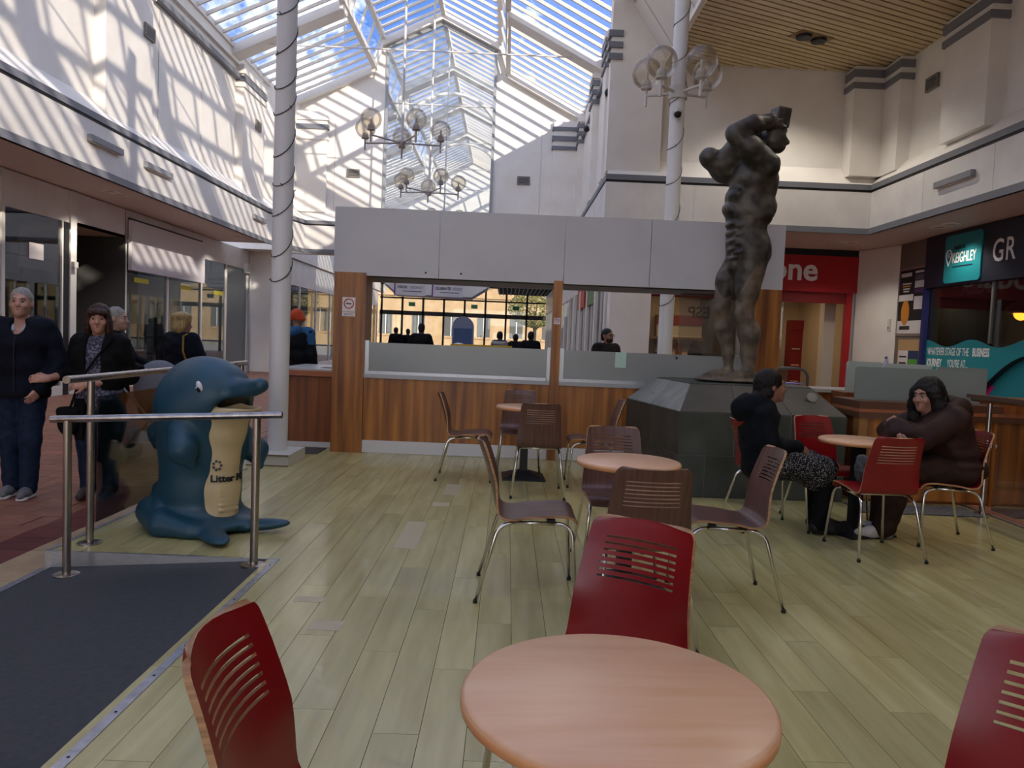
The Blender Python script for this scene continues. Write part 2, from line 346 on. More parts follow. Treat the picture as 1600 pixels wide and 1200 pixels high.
# joints on the gable wall
for x in (-6.2, .9):
    MB().box(x-.008, x+.008, 26.905, 26.93, 5.6, 8.6).build('joint_strip', mat('wall_joint', '#c9c4bb', .6), walls[2])
for y in (17.5, 19.9, 12.1, 10.0):
    MB().box(-8.0, -7.985, y-.01, y+.01, 5.6, 8.4).build('joint_strip', MATS['wall_joint'], walls[0])

# ---- glass roof
roofb = MB()
for y0, y1 in ((-9, 27), (27.2, 50)):
    for (x, z), w, h in (((-8.0, 9.2), .3, .16), ((-4.9, 10.5), .16, .16), ((-4.62, 11.45), .16, .16), ((-2.62, 12.38), .14, .2), ((-.62, 11.45), .16, .16), ((-.34, 10.5), .16, .16), ((2.45, 9.17), .3, .16)):
        roofb.beam((x, y0, z), (x, y1, z), w, h)
roof = struct(roofb.build('ceiling', WHITE), 'pitched glass roof with white beams and raised ridge lantern', 'roof')
SL = [(RP[0], RP[1]), (RP[2], RP[3]), (RP[3], RP[4]), (RP[5], RP[6])]
YS = np.arange(-8.8, 50, .56)
BARM = mat('glazing_bar_paint', '#cfc6b8', .45)
rest = MB()
for a, b in SL:
    bm_ = MB().beam((a[0], 0, a[1]), (b[0], 0, b[1]), .05, .09).mesh('glazing_bar', BARM)
    pm_ = MB().prism([(a[0], .03, a[1]+.06), (b[0], .03, b[1]+.06), (b[0], .53, b[1]+.06), (a[0], .53, a[1]+.06)], (0, 0, .008)).mesh('pane', PANE)
    big = MB()
    for y in YS:
        if 16.5 < y < 27:
            put('glazing_bar', bm_, roof, (0, y, 0)); put('pane', pm_, roof, (0, y, 0))
        else: rest.beam((a[0], y, a[1]), (b[0], y, b[1]), .05, .09)
    for y0, y1 in ((-9, 16.4), (27.2, 50)):
        big.prism([(a[0], y0, a[1]+.06), (b[0], y0, b[1]+.06), (b[0], y1, b[1]+.06), (a[0], y1, a[1]+.06)], (0, 0, .008))
    stuff(big.build('pane_run', PANE, roof))
for s, (a, b) in enumerate(((RP[1], RP[2]), (RP[5], RP[4]))):            # clerestory strips
    for y in np.arange(-8.8, 50, 1.26):
        if y > 16: MB().beam((a[0], y, a[1]), (b[0], y, b[1]), .06, .08, (0, 1, 0)).build('mullion', BARM, roof)
        else: rest.beam((a[0], y, a[1]), (b[0], y, b[1]), .06, .08, (0, 1, 0))
    MB().prism([(a[0], -9, a[1]), (b[0], -9, b[1]), (b[0], 50, b[1]), (a[0], 50, a[1])], (.008, 0, 0)).build('clerestory_glass', PANE, roof)
stuff(rest.build('glazing_bar_run', BARM, roof))
for i in range(-7, 6):
    y = 22-5*i if i <= 0 else 22-5*i
    y = 22.-5*i
    if y > 46: continue
    m = MB()
    for a, b in zip(RP[:-1], RP[1:]):
        m.prism([(a[0], y-.3, a[1]), (b[0], y-.3, b[1]), (b[0], y-.3, b[1]-.26), (a[0], y-.3, a[1]-.26)], (0, .6, 0))
    m.build('roof_beam', WHITE, roof)
    MB().tube([(-7.9, y, 9.35), (2.35, y, 9.35)], .022, 6).build('tie_rod', FRAMEW, roof)
    for x, z in ((-4.9, 10.4), (-.34, 10.4)): MB().tube([(x, y, 9.3), (x, y, z)], .016, 6).build('tie_hanger', FRAMEW, roof)
for y in (32., 40.): MB().tube([(-4.5+.01, y, 11.0)]+[(-2.62+1.9*math.cos(t), y, 9.6+1.7*math.sin(t)) for t in np.linspace(math.pi, 0, 13)], .09, 6).build('arch_rib', WHITE, roof)
# ---- bulkhead and slatted ceiling on the right
m = MB(); m.prism([(2.3, -9, 9.15), (3.3, -9, 7.72), (3.3, -9, 7.95), (2.5, -9, 9.3)], (0, 26.5, 0))
bulk = m.build('bulkhead', WHITE, roof)
for y in np.arange(1.5, 17.4, 1.9): MB().beam((2.295, y, 9.14), (3.29, y-.0, 7.72), .012, .012, (0, 1, 0)).build('joint_strip', MATS['wall_joint'], bulk)
m = MB(); m.box(3.3, 8.6, -9, 17.75, 7.80, 8.0)
slatc = struct(m.build('ceiling', BLACK), 'cream slatted ceiling with dark gaps above the right gallery', 'ceiling')
sd = Vector((5.0, 2.2, 0)).normalized(); sn = Vector((-sd.y, sd.x, 0)); restS = MB()
x0, x1, y0, y1 = 3.3, 8.5, -9., 17.75
for q in range(-80, 200):
    c = Vector((3.3, 0, 0))+sn*(q*.168)
    ts = sorted([( x0-c.x)/sd.x, (x1-c.x)/sd.x]); tt = sorted([(y0-c.y)/sd.y, (y1-c.y)/sd.y]); t0, t1 = max(ts[0], tt[0]), min(ts[1], tt[1])
    if t1-t0 < .1: continue
    a, b = c+sd*t0, c+sd*t1; a.z = b.z = 7.77
    if b.y > 13.2: MB().beam(a, b, .122, .03).build('ceiling_slat', SLAT, slatc)
    else: restS.beam(a, b, .122, .03)
stuff(restS.build('ceiling_slat_run', SLAT, slatc))
m = MB(); m.box(3.26, 3.36, -9, 17.75, 7.66, 7.8); m.build('edge_trim', WHITE, slatc)
# ---- ground floor enclosure (backs of shops, corridor walls, rear)
m = MB(); m.box(-13.2, -13, -9, 50, MF, 4.2)
struct(m.build('wall_shop_back_left', mat('shop_interior_dark', '#3a3a38', .8)), 'dark back wall inside the empty left shops', 'wall')
m = MB(); m.box(13, 13.2, -9, 26, MF, 4.2); m.box(9.5, 13, 20.2, 20.4, MF, 4.2)
struct(m.build('wall_shop_back_right', MATS['shop_interior_dark']), 'dark back wall inside the navy fronted shop', 'wall')
m = MB(); m.box(-8.3, -8.0, 27.2, 50, 4.07, 9.2); m.box(2.3, 2.6, 27.2, 50, 4.07, 9.2); m.box(-8.3, 2.6, 49.0, 49.3, 4.6, 12.4)
struct(m.build('wall_far_arcade', WHITE), 'white upper walls of the arcade beyond the gable', 'wall')
m = MB(); m.box(-13.2, -7.6, -9.3, -9, MF, 9.3); m.box(2.4, 13.2, -9.3, -9, MF, 9.3); m.box(-7.6, 2.4, -9.3, -9, 5.2, 12.4); m.box(3.2, 13.2, 26, 26.2, MF, 4.2)  # unseen wall; its wide opening is added to let sky light in from behind
struct(m.build('wall_rear', WHITE), 'white rear wall behind the viewer with wide opening added for sky light', 'wall')
m = MB(); m.box(-13, -8.1, 27.1, 27.3, MF, 4.07); m.box(-13, -8, 26.0, 27.2, 4.07, 9.15); m.build('corner_block', WHITE, walls[1])
m = MB(); m.box(-600, 600, -600, 600, MF-.5, MF-.21)
struct(m.build('ground', mat('street_paving', '#b9ad9a', .7, col2='#a39885', scale=.4)), 'pale paved street outside the glass doors', 'ground')

# ================================================================== CHAIRS AND TABLES
def evaluated(o):
    dg = bpy.context.evaluated_depsgraph_get(); dg.update(); return bpy.data.meshes.new_from_object(o.evaluated_get(dg))
def shell_mesh(m):
    """bent plywood shell: seat, bend and backrest with seven open slots"""
    prof = [(.222, .418), (.216, .436), (.20, .452), (.17, .461), (.12, .463), (.06, .459), (0, .454), (-.06, .448), (-.11, .443), (-.15, .442), (-.18, .449), (-.2, .463), (-.213, .485), (-.222, .515), (-.23, .55), (-.24, .59), (-.252, .63)]
    yb = lambda z: np.interp(z, [.63, .70, .76, .80, .83, .85], [-.252, -.274, -.294, -.309, -.321, -.331])
    rows = []; hole = []
    for p in prof: rows.append(p); hole.append(False)
    zs = .668
    for k in range(7):
        for z in (zs, zs+.0068): rows.append((float(yb(z)), z))
        hole += [True, False] if True else 0
        zs += .0195
    for z in (.808, .82, .83, .838, .844, .848, .85): rows.append((float(yb(z)), z)); hole.append(False)
    us = [-1, -.95, -.85, -.69, -.5, -.25, 0, .25, .5, .69, .85, .95, 1]
    vs = []; fs = []
    for (y, z) in rows:
        t = min(1, max(0, (z-.46)/.39)) if y < -.15 else 0
        w = .205-.035*t
        if y > .17: w = .205-.018*((y-.17)/.05)**2
        if z > .82 and y < 0: s = (z-.82)/.03; w -= .028*(1-math.sqrt(max(0, 1-s*s)))
        cur = .036*min(1, max(0, (z-.44)/.2)) if y < -.1 else 0.
        for u in us: vs.append((u*w, y+cur*u*u, z + (.006*u*u if y > -.1 else 0)))
    n = len(us)
    for i in range(len(rows)-1):
        for j in range(n-1):
            if hole[i] and 3 <= j <= 8: continue
            fs.append((i*n+j, i*n+j+1, (i+1)*n+j+1, (i+1)*n+j))
    me = bpy.data.meshes.new('shell'); me.from_pydata(vs, [], fs); me.materials.append(m); me.materials.append(PLYEDGE)
    o = bpy.data.objects.new('tmp', me); COL.objects.link(o)
    s = o.modifiers.new('s', 'SOLIDIFY'); s.thickness = .012; s.offset = 0; s.material_offset_rim = 1; s.use_even_offset = True
    r = evaluated(o); bpy.data.objects.remove(o); r.name = 'seat_shell'
    r.polygons.foreach_set('use_smooth', [True]*len(r.polygons)); r.set_sharp_from_angle(angle=math.radians(35)); return r
def arc(p0, p1, p2, n=6):
    p0, p1, p2 = Vector(p0), Vector(p1), Vector(p2)
    return [p0*(1-t)**2+p1*2*t*(1-t)+p2*t*t for t in [i/n for i in range(n+1)]]
CH = {'red': shell_mesh(REDW), 'brown': shell_mesh(BROWNW)}
LEG = {}
for s in (-1, 1):
    fl = arc((.178*s, .10, .428), (.184*s, .19, .430), (.192*s, .200, .36))+[(.222*s, .228, .006)]
    rl = arc((.178*s, -.11, .424), (.186*s, -.20, .420), (.196*s, -.215, .345))+[(.236*s, -.305, .006)]
    LEG[('f', s)] = MB().tube(fl, .0105, 10).mesh('leg', CHROME, True); LEG[('r', s)] = MB().tube(rl, .0105, 10).mesh('leg', CHROME, True)
    LEG[('rail', s)] = MB().tube([(.178*s, .10, .428), (.178*s, -.11, .424)], .0105, 10).mesh('side_rail', CHROME, True)
    for k, p in (('cf', (.222*s, .228)), ('cr', (.236*s, -.305))): LEG[(k, s)] = MB().lathe([(.0125, 0), (.0125, .016), (.0105, .02)], (p[0], p[1], 0), 10).mesh('foot_cap', BLACKP, True)
CROSS = [MB().tube([(-.178, y, z), (.178, y, z)], .009, 8).mesh('cross_bar', CHROME, True) for y, z in ((.07, .427), (-.08, .424))]
PADS = [MB().box(x-.016, x+.016, y-.02, y+.02, .424, .447).mesh('seat_pad', BLACKP) for x in (-.165, .165) for y in (.085, -.095)]
def chair(col, x, y, deg, label, group=None):
    r = empty('cafe_chair', label, 'chair', (x, y, 0), math.radians(deg), group)
    put('seat_shell', CH[col], r)
    for s in (-1, 1):
        for k, c in (('f', 'cf'), ('r', 'cr')):
            l = put('leg', LEG[(k, s)], r); put('foot_cap', LEG[(c, s)], l)
        put('side_rail', LEG[('rail', s)], r)
    for c in CROSS: put('cross_bar', c, r)
    for c in PADS: put('seat_pad', c, r)
    return r
GB, GR = 'brown slotted cafe chairs', 'red slotted cafe chairs'
chair('brown', .32, 7.01, 0, 'brown chair, its back to us, in front of the table by the wooden counter', GB)
chair('brown', -.34, 7.62, -90, 'brown chair seen side-on, leftmost at the table by the wooden counter', GB)
chair('brown', .165, 8.09, 180, 'brown chair facing us, between the farthest table and wooden counter', GB)
chair('brown', .86, 7.53, 90, 'brown chair right of the farthest table, half hidden, near the slate plinth', GB)
chair('brown', .19, 4.23, -90, 'brown chair seen side-on, left of the middle table', GB)
chair('brown', .725, 4.765, 180, 'brown chair facing us on the far side of the middle table', GB)
chair('brown', .686, 3.70, -1, 'brown chair, its back to us, on the near side of the middle table', GB)
chair('brown', 1.23, 4.26, 90, 'brown chair right of the middle table, facing left, fully visible legs', GB)
chair('red', 2.13, 6.03, -84, 'red chair under the woman in the black coat', GR)
chair('red', 2.70, 6.27, 192, 'empty red chair facing us behind the two women', GR)
chair('red', 2.64, 5.39, 3, 'empty red chair, its back to us, in front of the two women', GR)
chair('red', 3.32, 5.77, 88, 'red chair under the woman in the brown padded coat', GR)
chair('red', .276, 2.109, 145, 'red chair facing us across the nearest table', GR)
chair('red', -.21, 1.386, -90, 'red chair cut by the bottom edge, left of the nearest table', GR)
chair('red', .89, 1.25, 127, 'red chair cut by the right edge, right of the nearest table', GR)

tt = MB().lathe([(.20, .700), (.285, .700), (.296, .704), (.300, .712), (.300, .722), (.297, .728), (.290, .7315), (0, .7315)], n=64).mesh('table_top', BEECH, True)
tt.set_sharp_from_angle(angle=math.radians(50))
tring = MB().lathe([(.292, .6985), (.3005, .7055), (.3012, .7175), (.3002, .7235)], n=64).mesh('table_edge', BEECHE, True)
tcol = MB().box(-.038, .038, -.038, .038, .06, .70).mesh('column', BLACKM)
tplate = MB().box(-.14, .14, -.14, .14, .688, .70).mesh('top_plate', BLACKM)
tbase = MB(); a, b = .215, .05
tbase.box(-a, a, -a, a, .0, .014)
tbase.add([(-a, -a, .014), (a, -a, .014), (a, a, .014), (-a, a, .014), (-b, -b, .078), (b, -b, .078), (b, b, .078), (-b, b, .078)], [(0, 1, 5, 4), (1, 2, 6, 5), (2, 3, 7, 6), (3, 0, 4, 7), (4, 5, 6, 7)])
tbase = tbase.mesh('base', BLACKM)
def table(x, y, deg, label):
    r = empty('cafe_table', label, 'table', (x, y, 0), math.radians(deg), 'round cafe tables')
    t = put('table_top', tt, r); put('table_edge', tring, t); put('column', tcol, r); put('base', tbase, r); put('top_plate', tplate, r)
table(.238, 1.44, 3, 'nearest round beech table at the bottom of the picture')
table(.727, 4.40, 8, 'round beech table in the middle with four brown chairs')
table(.213, 7.76, 2, 'farthest round beech table, close to the wooden kiosk counter')
table(2.78, 5.95, 20, 'round beech table between the two seated women')

# ================================================================== KIOSK
KY = 8.98
kiosk = empty('kiosk', 'wood panelled kiosk with plain white fascia and grey glass screens', 'kiosk', (0, 0, 0))
FASC = mat('kiosk_fascia_board', '#c9c7c8', .5, col2='#c2c0c1', scale=1.5)
xs = [-2.05, -.83, .62, 1.62, 3.18]
for i in range(4):
    MB().box(xs[i]+.003, xs[i+1]-.003, KY, KY+.04, 2.07, 2.85).build('fascia_panel', FASC, kiosk)
for nm, b in (('fascia_return', (-2.05, -2.01, KY+.04, 10.05, 2.07, 2.85)), ('fascia_return', (3.14, 3.18, KY+.04, 10.05, 2.07, 2.85)), ('fascia_back', (-2.05, 3.18, 10.05, 10.09, 2.07, 2.85))):
    MB().box(*b).build(nm, FASC, kiosk)
MB().box(-2.0, 3.13, KY+.045, 10.04, 2.13, 2.19).build('kiosk_ceiling', mat('kiosk_ceiling_brown', '#2a211c', .7), kiosk)
for x, z in ((-.98, 2.13), (-.57, 2.135)): MB().lathe([(.012, 0), (0, .004)], n=10).build('screw_hole', BLACKM, kiosk, loc=(x, KY-.001, z), rot=(math.pi/2, 0, 0))
def post(x0, x1, y0, y1, mm=WOODK): return MB().box(x0, x1, y0, y1, 0, 2.1).build('post', mm, kiosk)
p1 = post(-2.03, -1.665, KY-.02, KY+.42); p2 = post(.513, .617, KY-.03, KY+.08); p3 = post(2.86, 3.17, KY-.02, KY+.35)
post(-2.03, -1.93, 9.95, 10.05, WOODD); post(3.07, 3.17, 9.95, 10.05, WOODD)
# counter front in vertical boards, kick board, sill, screens
for x0, x1 in ((-1.663, .511), (.619, 2.86)):
    n = 2
    for i in range(n):
        a, b = x0+(x1-x0)*i/n, x0+(x1-x0)*(i+1)/n
        MB().box(a+.001, b-.001, KY+.01, KY+.05, .15, .885).build('counter_panel', WOODK, kiosk)
    MB().box(x0, x1, KY+.0, KY+.045, .006, .15).build('kick_board', mat('white_kick_board', '#d3d0ce', .4), kiosk)
    MB().box(x0, x1, KY-.015, KY+.32, .885, .93).build('sill', mat('grey_sill', '#a3a3a4', .4, .2), kiosk)
    MB().box(x0, x0+.05, KY+.02, KY+.05, .93, 1.32).build('screen_frame', ALU, kiosk)
    if x1 < 1: MB().box(x1-.04, x1, KY+.02, KY+.05, .93, 1.32).build('screen_frame', ALU, kiosk)
    MB().box(x0+.05, x1-.03, KY+.02, KY+.05, .925, .965).build('screen_frame', ALU, kiosk)
    MB().box(x0+.04, x1-.02, KY+.03, KY+.04, .95, 1.30).build('glass_screen', glass('grey_frosted_screen', (.8, .82, .8), .04, .86, (.50, .52, .50), .2), kiosk)
MB().box(1.27, 1.40, KY+.018, KY+.022, 1.12, 1.30).build('notice', mat('pale_green_paper', '#b9d6c4', .6), kiosk)
MB().lathe([(.016, 0), (0, .006)], n=10).build('screen_fixing', BLACKM, kiosk, loc=(1.99, KY+.019, 1.26), rot=(math.pi/2, 0, 0))
# no-smoking notices on the posts
def nosmoke(x, z, w, h, y, par):
    MB().box(x-w/2, x+w/2, y-.003, y, z-h/2, z+h/2).build('notice', mat('white_paper', '#e4dcd8', .6), par)
    c = (x, y-.004, z+h*.17); r = min(w*.36, h*.36); RED = mat('sign_red', '#b2242a', .5)
    ring = [(c[0]+r*math.cos(t), c[1], c[2]+r*math.sin(t)) for t in np.linspace(0, 2*math.pi, 25)]
    MB().tube(ring, r*.11, 5, caps=False).build('prohibition_ring', RED, par)
    MB().beam((c[0]-r*.7, c[1], c[2]+r*.7), (c[0]+r*.7, c[1], c[2]-r*.7), .003, r*.2, (0, 1, 0)).build('prohibition_bar', RED, par)
    b = MB(); b.box(c[0]-r*.6, c[0]+r*.55, y-.0035, y-.001, c[2]-r*.14, c[2]+r*.1); b.build('cigarette_symbol', BLACKM, par)
    if h > w*1.2:
        text('NO SMOKING', w*.15, (x, y-.003, z-h*.30), '-y', RED, par, align='CENTER')
        for q in (.37, .43): MB().box(x-w*.36, x+w*.36, y-.0035, y-.001, z-h*q-.003, z-h*q+.003).build('text_line', mat('poster_grey', '#5a5560', .5), par)
nosmoke(-1.855, 1.70, .15, .22, KY-.021, p1); nosmoke(.566, 1.635, .075, .075, KY-.031, p2)
# mirrored lettering on the far glass of the kiosk
MB().box(2.22, 3.07, 10.0, 10.01, 1.32, 2.09).build('back_screen', glass('kiosk_back_glass', (.84, .82, .8), .05, .06, (.3, .25, .22)), kiosk)
text('ESP', .2, (2.62, 9.995, 1.78), '-y', mat('faded_letter_film', '#6d625b', .6), kiosk, mirror=True, bold=.003)
# serving counter at the kiosk's left side
lc = empty('serving_counter', 'teak serving counter with pale worktop between white column and kiosk', 'counter', (0, 0, 0))
for i in range(2): MB().box(-2.75+.35*i, -2.75+.35*(i+1)-.001, 9.3, 9.34, .06, .85).build('front_panel', WOODD, lc)
MB().box(-2.75, -2.05, 9.33, 10.6, .0, .85).build('carcass', WOODD, lc)
MB().box(-2.76, -2.05, 9.29, 9.33, 0, .06).build('plinth', mat('white_kick_board', '#d3d0ce'), lc)
MB().box(-2.8, -2.04, 9.25, 10.7, .86, .925).build('worktop_edge', mat('orange_wood_edge', '#a5603c', .4), lc)
MB().box(-2.79, -2.04, 9.26, 10.69, .925, .945).build('worktop', mat('pale_worktop', '#b5b0aa', .35), lc)
t = MB().box(-2.32, -2.08, 9.6, 9.9, .945, .95).build('counter_tray', BLACKP); tag(t, 'flat black tray on the serving counter beside the kiosk', 'tray')
mt = MB().box(-2.42, -2.12, 8.72, 9.2, .0005, .006).build('floor_mat', mat('dark_grey_mat', '#4a4540', .9, col2='#38342f', scale=60)); tag(mt, 'small dark grey mat in front of the serving counter', 'mat')

# ================================================================== COLUMNS WITH FAIRY LIGHTS
COLW = mat('white_column_paint', '#dcdad8', .45)
def column(x, y, r, top, lab, base):
    c = empty('column', lab, 'column', (x, y, 0))
    soft(MB().lathe([(r, 0), (r, top)], n=40).build('shaft', COLW, c))
    if base:
        MB().box(-.21, .22, -.36, .3, 0, .115).build('plinth_box', mat('white_plinth_box', '#c6c4ba', .5), c)
        for b in ((-.212, .222, -.37, -.36, 0, .012), (-.212, .222, -.37, -.36, .105, .12)): MB().box(*b).build('plinth_trim', mat('brown_trim', '#7d6a50', .5), c)
    return c
def fairy(x, y, r, z0, z1, pitch, lab, ph):
    s = empty('string_lights', lab, 'fairy lights', (x, y, z0))
    turns = (z1-z0)/pitch; N = int(turns*20); pts = []
    for i in range(N+1):
        t = i/N*turns*2*math.pi; w = .55*math.sin(t*.5+ph)
        z = (z1-z0)*i/N+.10*math.sin(t+ph)+.05*math.sin(t*.37+1)
        pts.append((( r+.006)*math.cos(t+ph), (r+.006)*math.sin(t+ph), z))
    MB().tube(pts, .005, 5).build('wire', mat('green_black_wire', '#23261f', .5), s)
    bulb = MB().lathe([(.0, -.01), (.006, -.008), (.006, .012), (.003, .03), (0, .034)], n=6).mesh('bulb', mat('dark_bulb', '#3a3d36', .3))
    for i in range(4, N, 7): put('bulb', bulb, s, pts[i], (random.uniform(-1, 1), random.uniform(-1, 1), 0))
column(-2.42, 8.20, .103, 9.9, 'white round column standing on a box plinth beside the dolphin bin', True)
fairy(-2.42, 8.20, .103, 1.75, 5.4, .34, 'unlit string lights wound round the column beside the dolphin bin', .4)
column(2.45, 11.95, .112, 8.3, 'white round column behind the kiosk carrying a globe lamp cluster', False)
fairy(2.45, 11.95, .112, 1.85, 8.1, .62, 'unlit string lights wound round the column with globe lamps', 2.0)

# ================================================================== GLOBE LAMPS
SMOKE = glass('smoky_globe_glass', (.90, .865, .80), .05, .07, (.78, .72, .6))
LAMPW = mat('lamp_white_enamel', '#cfcbc5', .4)
LAMPG = mat('lamp_grey_enamel', '#a8a19a', .4)
GR_ = .235
globe_me = MB().sphere((0, 0, 0), GR_, 28).mesh('globe', SMOKE, True)
def globe_unit(par, p, me):
    """upright stem with cup, lamp holder and glass globe, standing on arm end p"""
    x, y, z = p
    soft(MB().lathe([(.022, -.16), (.022, .08), (.03, .085), (.085, .10), (.09, .12), (.075, .135), (.07, .20), (.05, .235), (.022, .24), (.022, .36), (0, .365)], n=16).build('lamp_holder', me, par, loc=p))
    put('globe', globe_me, par, (x, y, z+.12+GR_*.93))
def chandelier(x, y, z, top, label, ph=0.):
    c = empty('chandelier', label, 'chandelier', (x, y, z), ph, 'five-globe chandeliers under the glass roof')
    soft(MB().lathe([(.0, -.1), (.06, -.09), (.08, -.03), (.08, .04), (.05, .07), (.03, .07)], n=16).build('hub', LAMPG, c))
    MB().tube([(0, 0, .05), (0, 0, top-z)], .03, 8).build('drop_rod', LAMPW, c)
    for a in (-7, 62, 133, 187+2, 262):
        t = math.radians(-a); e = (.88*math.cos(t), .88*math.sin(t), 0)
        MB().tube([(0, 0, 0), e], .02, 8).build('arm', LAMPG, c); globe_unit(c, e, LAMPG)
chandelier(-2.60, 17.9, 5.78, 12.3, 'nearest globe chandelier under the glass roof')
chandelier(-2.55, 23.5, 5.72, 12.3, 'second globe chandelier, just above the kiosk fascia')
chandelier(-2.60, 29.5, 5.55, 12.3, 'farthest globe chandelier, only globe tops above the kiosk fascia', .3)
cl = empty('globe_lamp_cluster', 'four smoky globe lamps on white arms round the column', 'lamp', (2.45, 11.95, 5.25))
soft(MB().lathe([(.115, -.1), (.14, -.09), (.14, .09), (.115, .1)], n=24).build('collar', LAMPW, cl))
for dx, dy in ((-.33, -.33), (-.46, .18), (.24, -.42), (.46, .12)):
    e = (dx, dy, 0); MB().tube([(dx*.2, dy*.2, 0), e], .024, 8).build('arm', LAMPW, cl); globe_unit(cl, e, LAMPW)
cc = empty('security_camera', 'small white dome camera on the column below the globe lamps', 'camera', (2.42, 11.95-.12, 4.92))
soft(MB().sphere((0, -.05, 0), .075, 16).build('housing', LAMPW, cc)); soft(MB().sphere((0, -.075, -.035), .058, 14).build('lens', BLACKP, cc))
MB().tube([(0, .02, .03), (0, -.05, .03)], .05, 10).build('bracket', LAMPW, cc)

# ================================================================== SLATE PLINTH
pl = empty('plinth', 'dark slate tiled plinth with sloping top edges under the statue', 'plinth', (0, 0, 0))
zb, zt, zc = 0., .80, 1.045
OUT = [(1.62, 7.06), (3.22, 7.12), (3.75, 8.0), (3.6, 8.95), (1.95, 8.95), (1.30, 8.72), (1.46, 8.0)]
OUT = [(1.615, 7.06), (3.2, 7.12), (3.30, 7.5), (3.30, 8.93), (1.5, 8.93), (1.36, 8.55)]
INN = [(1.79, 7.42), (2.98, 7.46), (3.05, 7.7), (3.05, 8.7), (1.85, 8.7), (1.66, 8.45)]
m = MB(); m.add([(x, y, zb) for x, y in OUT]+[(x, y, zt-.012) for x, y in OUT]+[(x*.985+.035, y*.99+.08, zc-.012) for x, y in INN], [], 0)
n6 = 6
m = MB(); g = .012
cx0 = sum(p[0] for p in OUT)/6; cy0 = sum(p[1] for p in OUT)/6
sh = lambda p, k: (cx0+(p[0]-cx0)*k, cy0+(p[1]-cy0)*k)
o2 = [sh(p, .99) for p in OUT]; i2 = [sh(p, .985) for p in INN]
m.add([(x, y, 0) for x, y in o2]+[(x, y, zt-.004) for x, y in o2]+[(x, y, zc-.012) for x, y in i2],
      [(i, (i+1) % 6, (i+1) % 6+6, i+6) for i in range(6)]+[(i+6, (i+1) % 6+6, (i+1) % 6+12, i+12) for i in range(6)]+[tuple(range(12, 18))])
m.build('core', mat('pale_grout', '#7f7b72', .8), pl)
def slab(q, th, mm):
    """one slab: quad q (4 corners, outward face) with thickness th"""
    q = [Vector(p) for p in q]; c = sum(q, Vector())/4; nrm = (q[1]-q[0]).cross(q[3]-q[0]).normalized()
    q = [p+(c-p).normalized()*.006 for p in q]
    bevel(MB().prism(q, -nrm*th).build('slate_slab', mm, pl), .003, 1)
def lerp(a, b, t): return tuple(a[i]+(b[i]-a[i])*t for i in range(len(a)))
for i in range(6):
    A, B = OUT[i], OUT[(i+1) % 6]; C, D = INN[i], INN[(i+1) % 6]; L = math.dist(A, B)
    mm = SLATEB if i == 5 else SLATE
    nc = max(1, round(L/.62))
    for rrow, (z0, z1) in enumerate(((0, .40), (.40, zt))):
        cuts = [0]+[(k+(.5 if rrow == 0 and nc > 1 else 0))/nc for k in range(1 if not(rrow == 0 and nc > 1) else 0, nc)]+[1]
        for a, b in zip(cuts[:-1], cuts[1:]):
            p, q = lerp(A, B, a), lerp(A, B, b); slab([(*p, z0), (*q, z0), (*q, z1), (*p, z1)], .012, mm)
    for k in range(nc):
        p, q = lerp(A, B, k/nc), lerp(A, B, (k+1)/nc); r, s = lerp(C, D, k/nc), lerp(C, D, (k+1)/nc)
        slab([(*p, zt), (*q, zt), (*s, zc), (*r, zc)], .012, SLATEB if i != 5 else mat('pale_slate_slab', '#8a8a80', .4, col2='#6f7068', scale=4, bump=.2, rand=.1))
MB().prism([(x, y, zc-.014) for x, y in INN], (0, 0, .016)).build('top_slab', SLATE, pl)
MB().lathe([(.05, -.004), (.05, .002), (.03, .005), (0, .006)], n=16).build('round_plaque', mat('dull_lead', '#77746d', .5, .4), pl, loc=(2.93, 7.30, .965), rot=(math.radians(60), 0, 0))

# ================================================================== HANDRAILS
def rail(name, lab, pts, posts, r=.021, zb=None, glassp=()):
    o = empty(name, lab, 'handrail', (0, 0, 0))
    soft(MB().tube(pts, r, 14).build('top_rail', STEEL, o))
    for (x, y, z0, z1) in posts:
        p = soft(MB().tube([(x, y, z0), (x, y, z1)], .0235, 14).build('post', STEEL, o))
        soft(MB().lathe([(.072, 0), (.072, .008), (.05, .013), (.03, .014)], (x, y, z0), 24).build('base_flange', STEEL, p))
    for q in glassp: MB().prism(q[0], q[1]).build('glass_panel', glass('balustrade_glass', (.70, .70, .66), .05), o)
    return o
rail('handrail', 'short steel handrail along the ramp in front of the dolphin bin', [(-2.62, 4.44, .83), (-1.31, 4.52, .90)], [(-2.53, 4.45, -.088, .83), (-1.46, 4.525, -.008, .885)])
rail('handrail', 'long steel handrail with glass panels behind the dolphin bin', [(-2.66, 4.66, 1.045), (-2.62, 7.75, 1.055)],
     [(-2.595, 4.82, 0, 1.03), (-2.60, 6.25, 0, 1.03), (-2.61, 7.60, 0, 1.035)], .024,
     glassp=[([(-2.60, 4.90, .12), (-2.60, 6.18, .12), (-2.60, 6.18, .93), (-2.60, 4.90, .93)], (.008, 0, 0)), ([(-2.605, 6.32, .12), (-2.605, 7.52, .12), (-2.605, 7.52, .93), (-2.605, 6.32, .93)], (.008, 0, 0))])
rr = rail('handrail', 'wooden topped handrail with steel post and glass beside the booth', [(4.30, 7.02, 1.03), (4.34, 6.3, 1.03), (4.36, 3.5, 1.03)],
          [(4.34, 6.83, 0, 1.01), (4.36, 5.3, 0, 1.01)], .024, glassp=[([(4.35, 6.72, .06), (4.36, 5.4, .06), (4.36, 5.4, .93), (4.35, 6.72, .93)], (.008, 0, 0)), ([(4.36, 5.2, .06), (4.36, 3.7, .06), (4.36, 3.7, .93), (4.36, 5.2, .93)], (.008, 0, 0))])
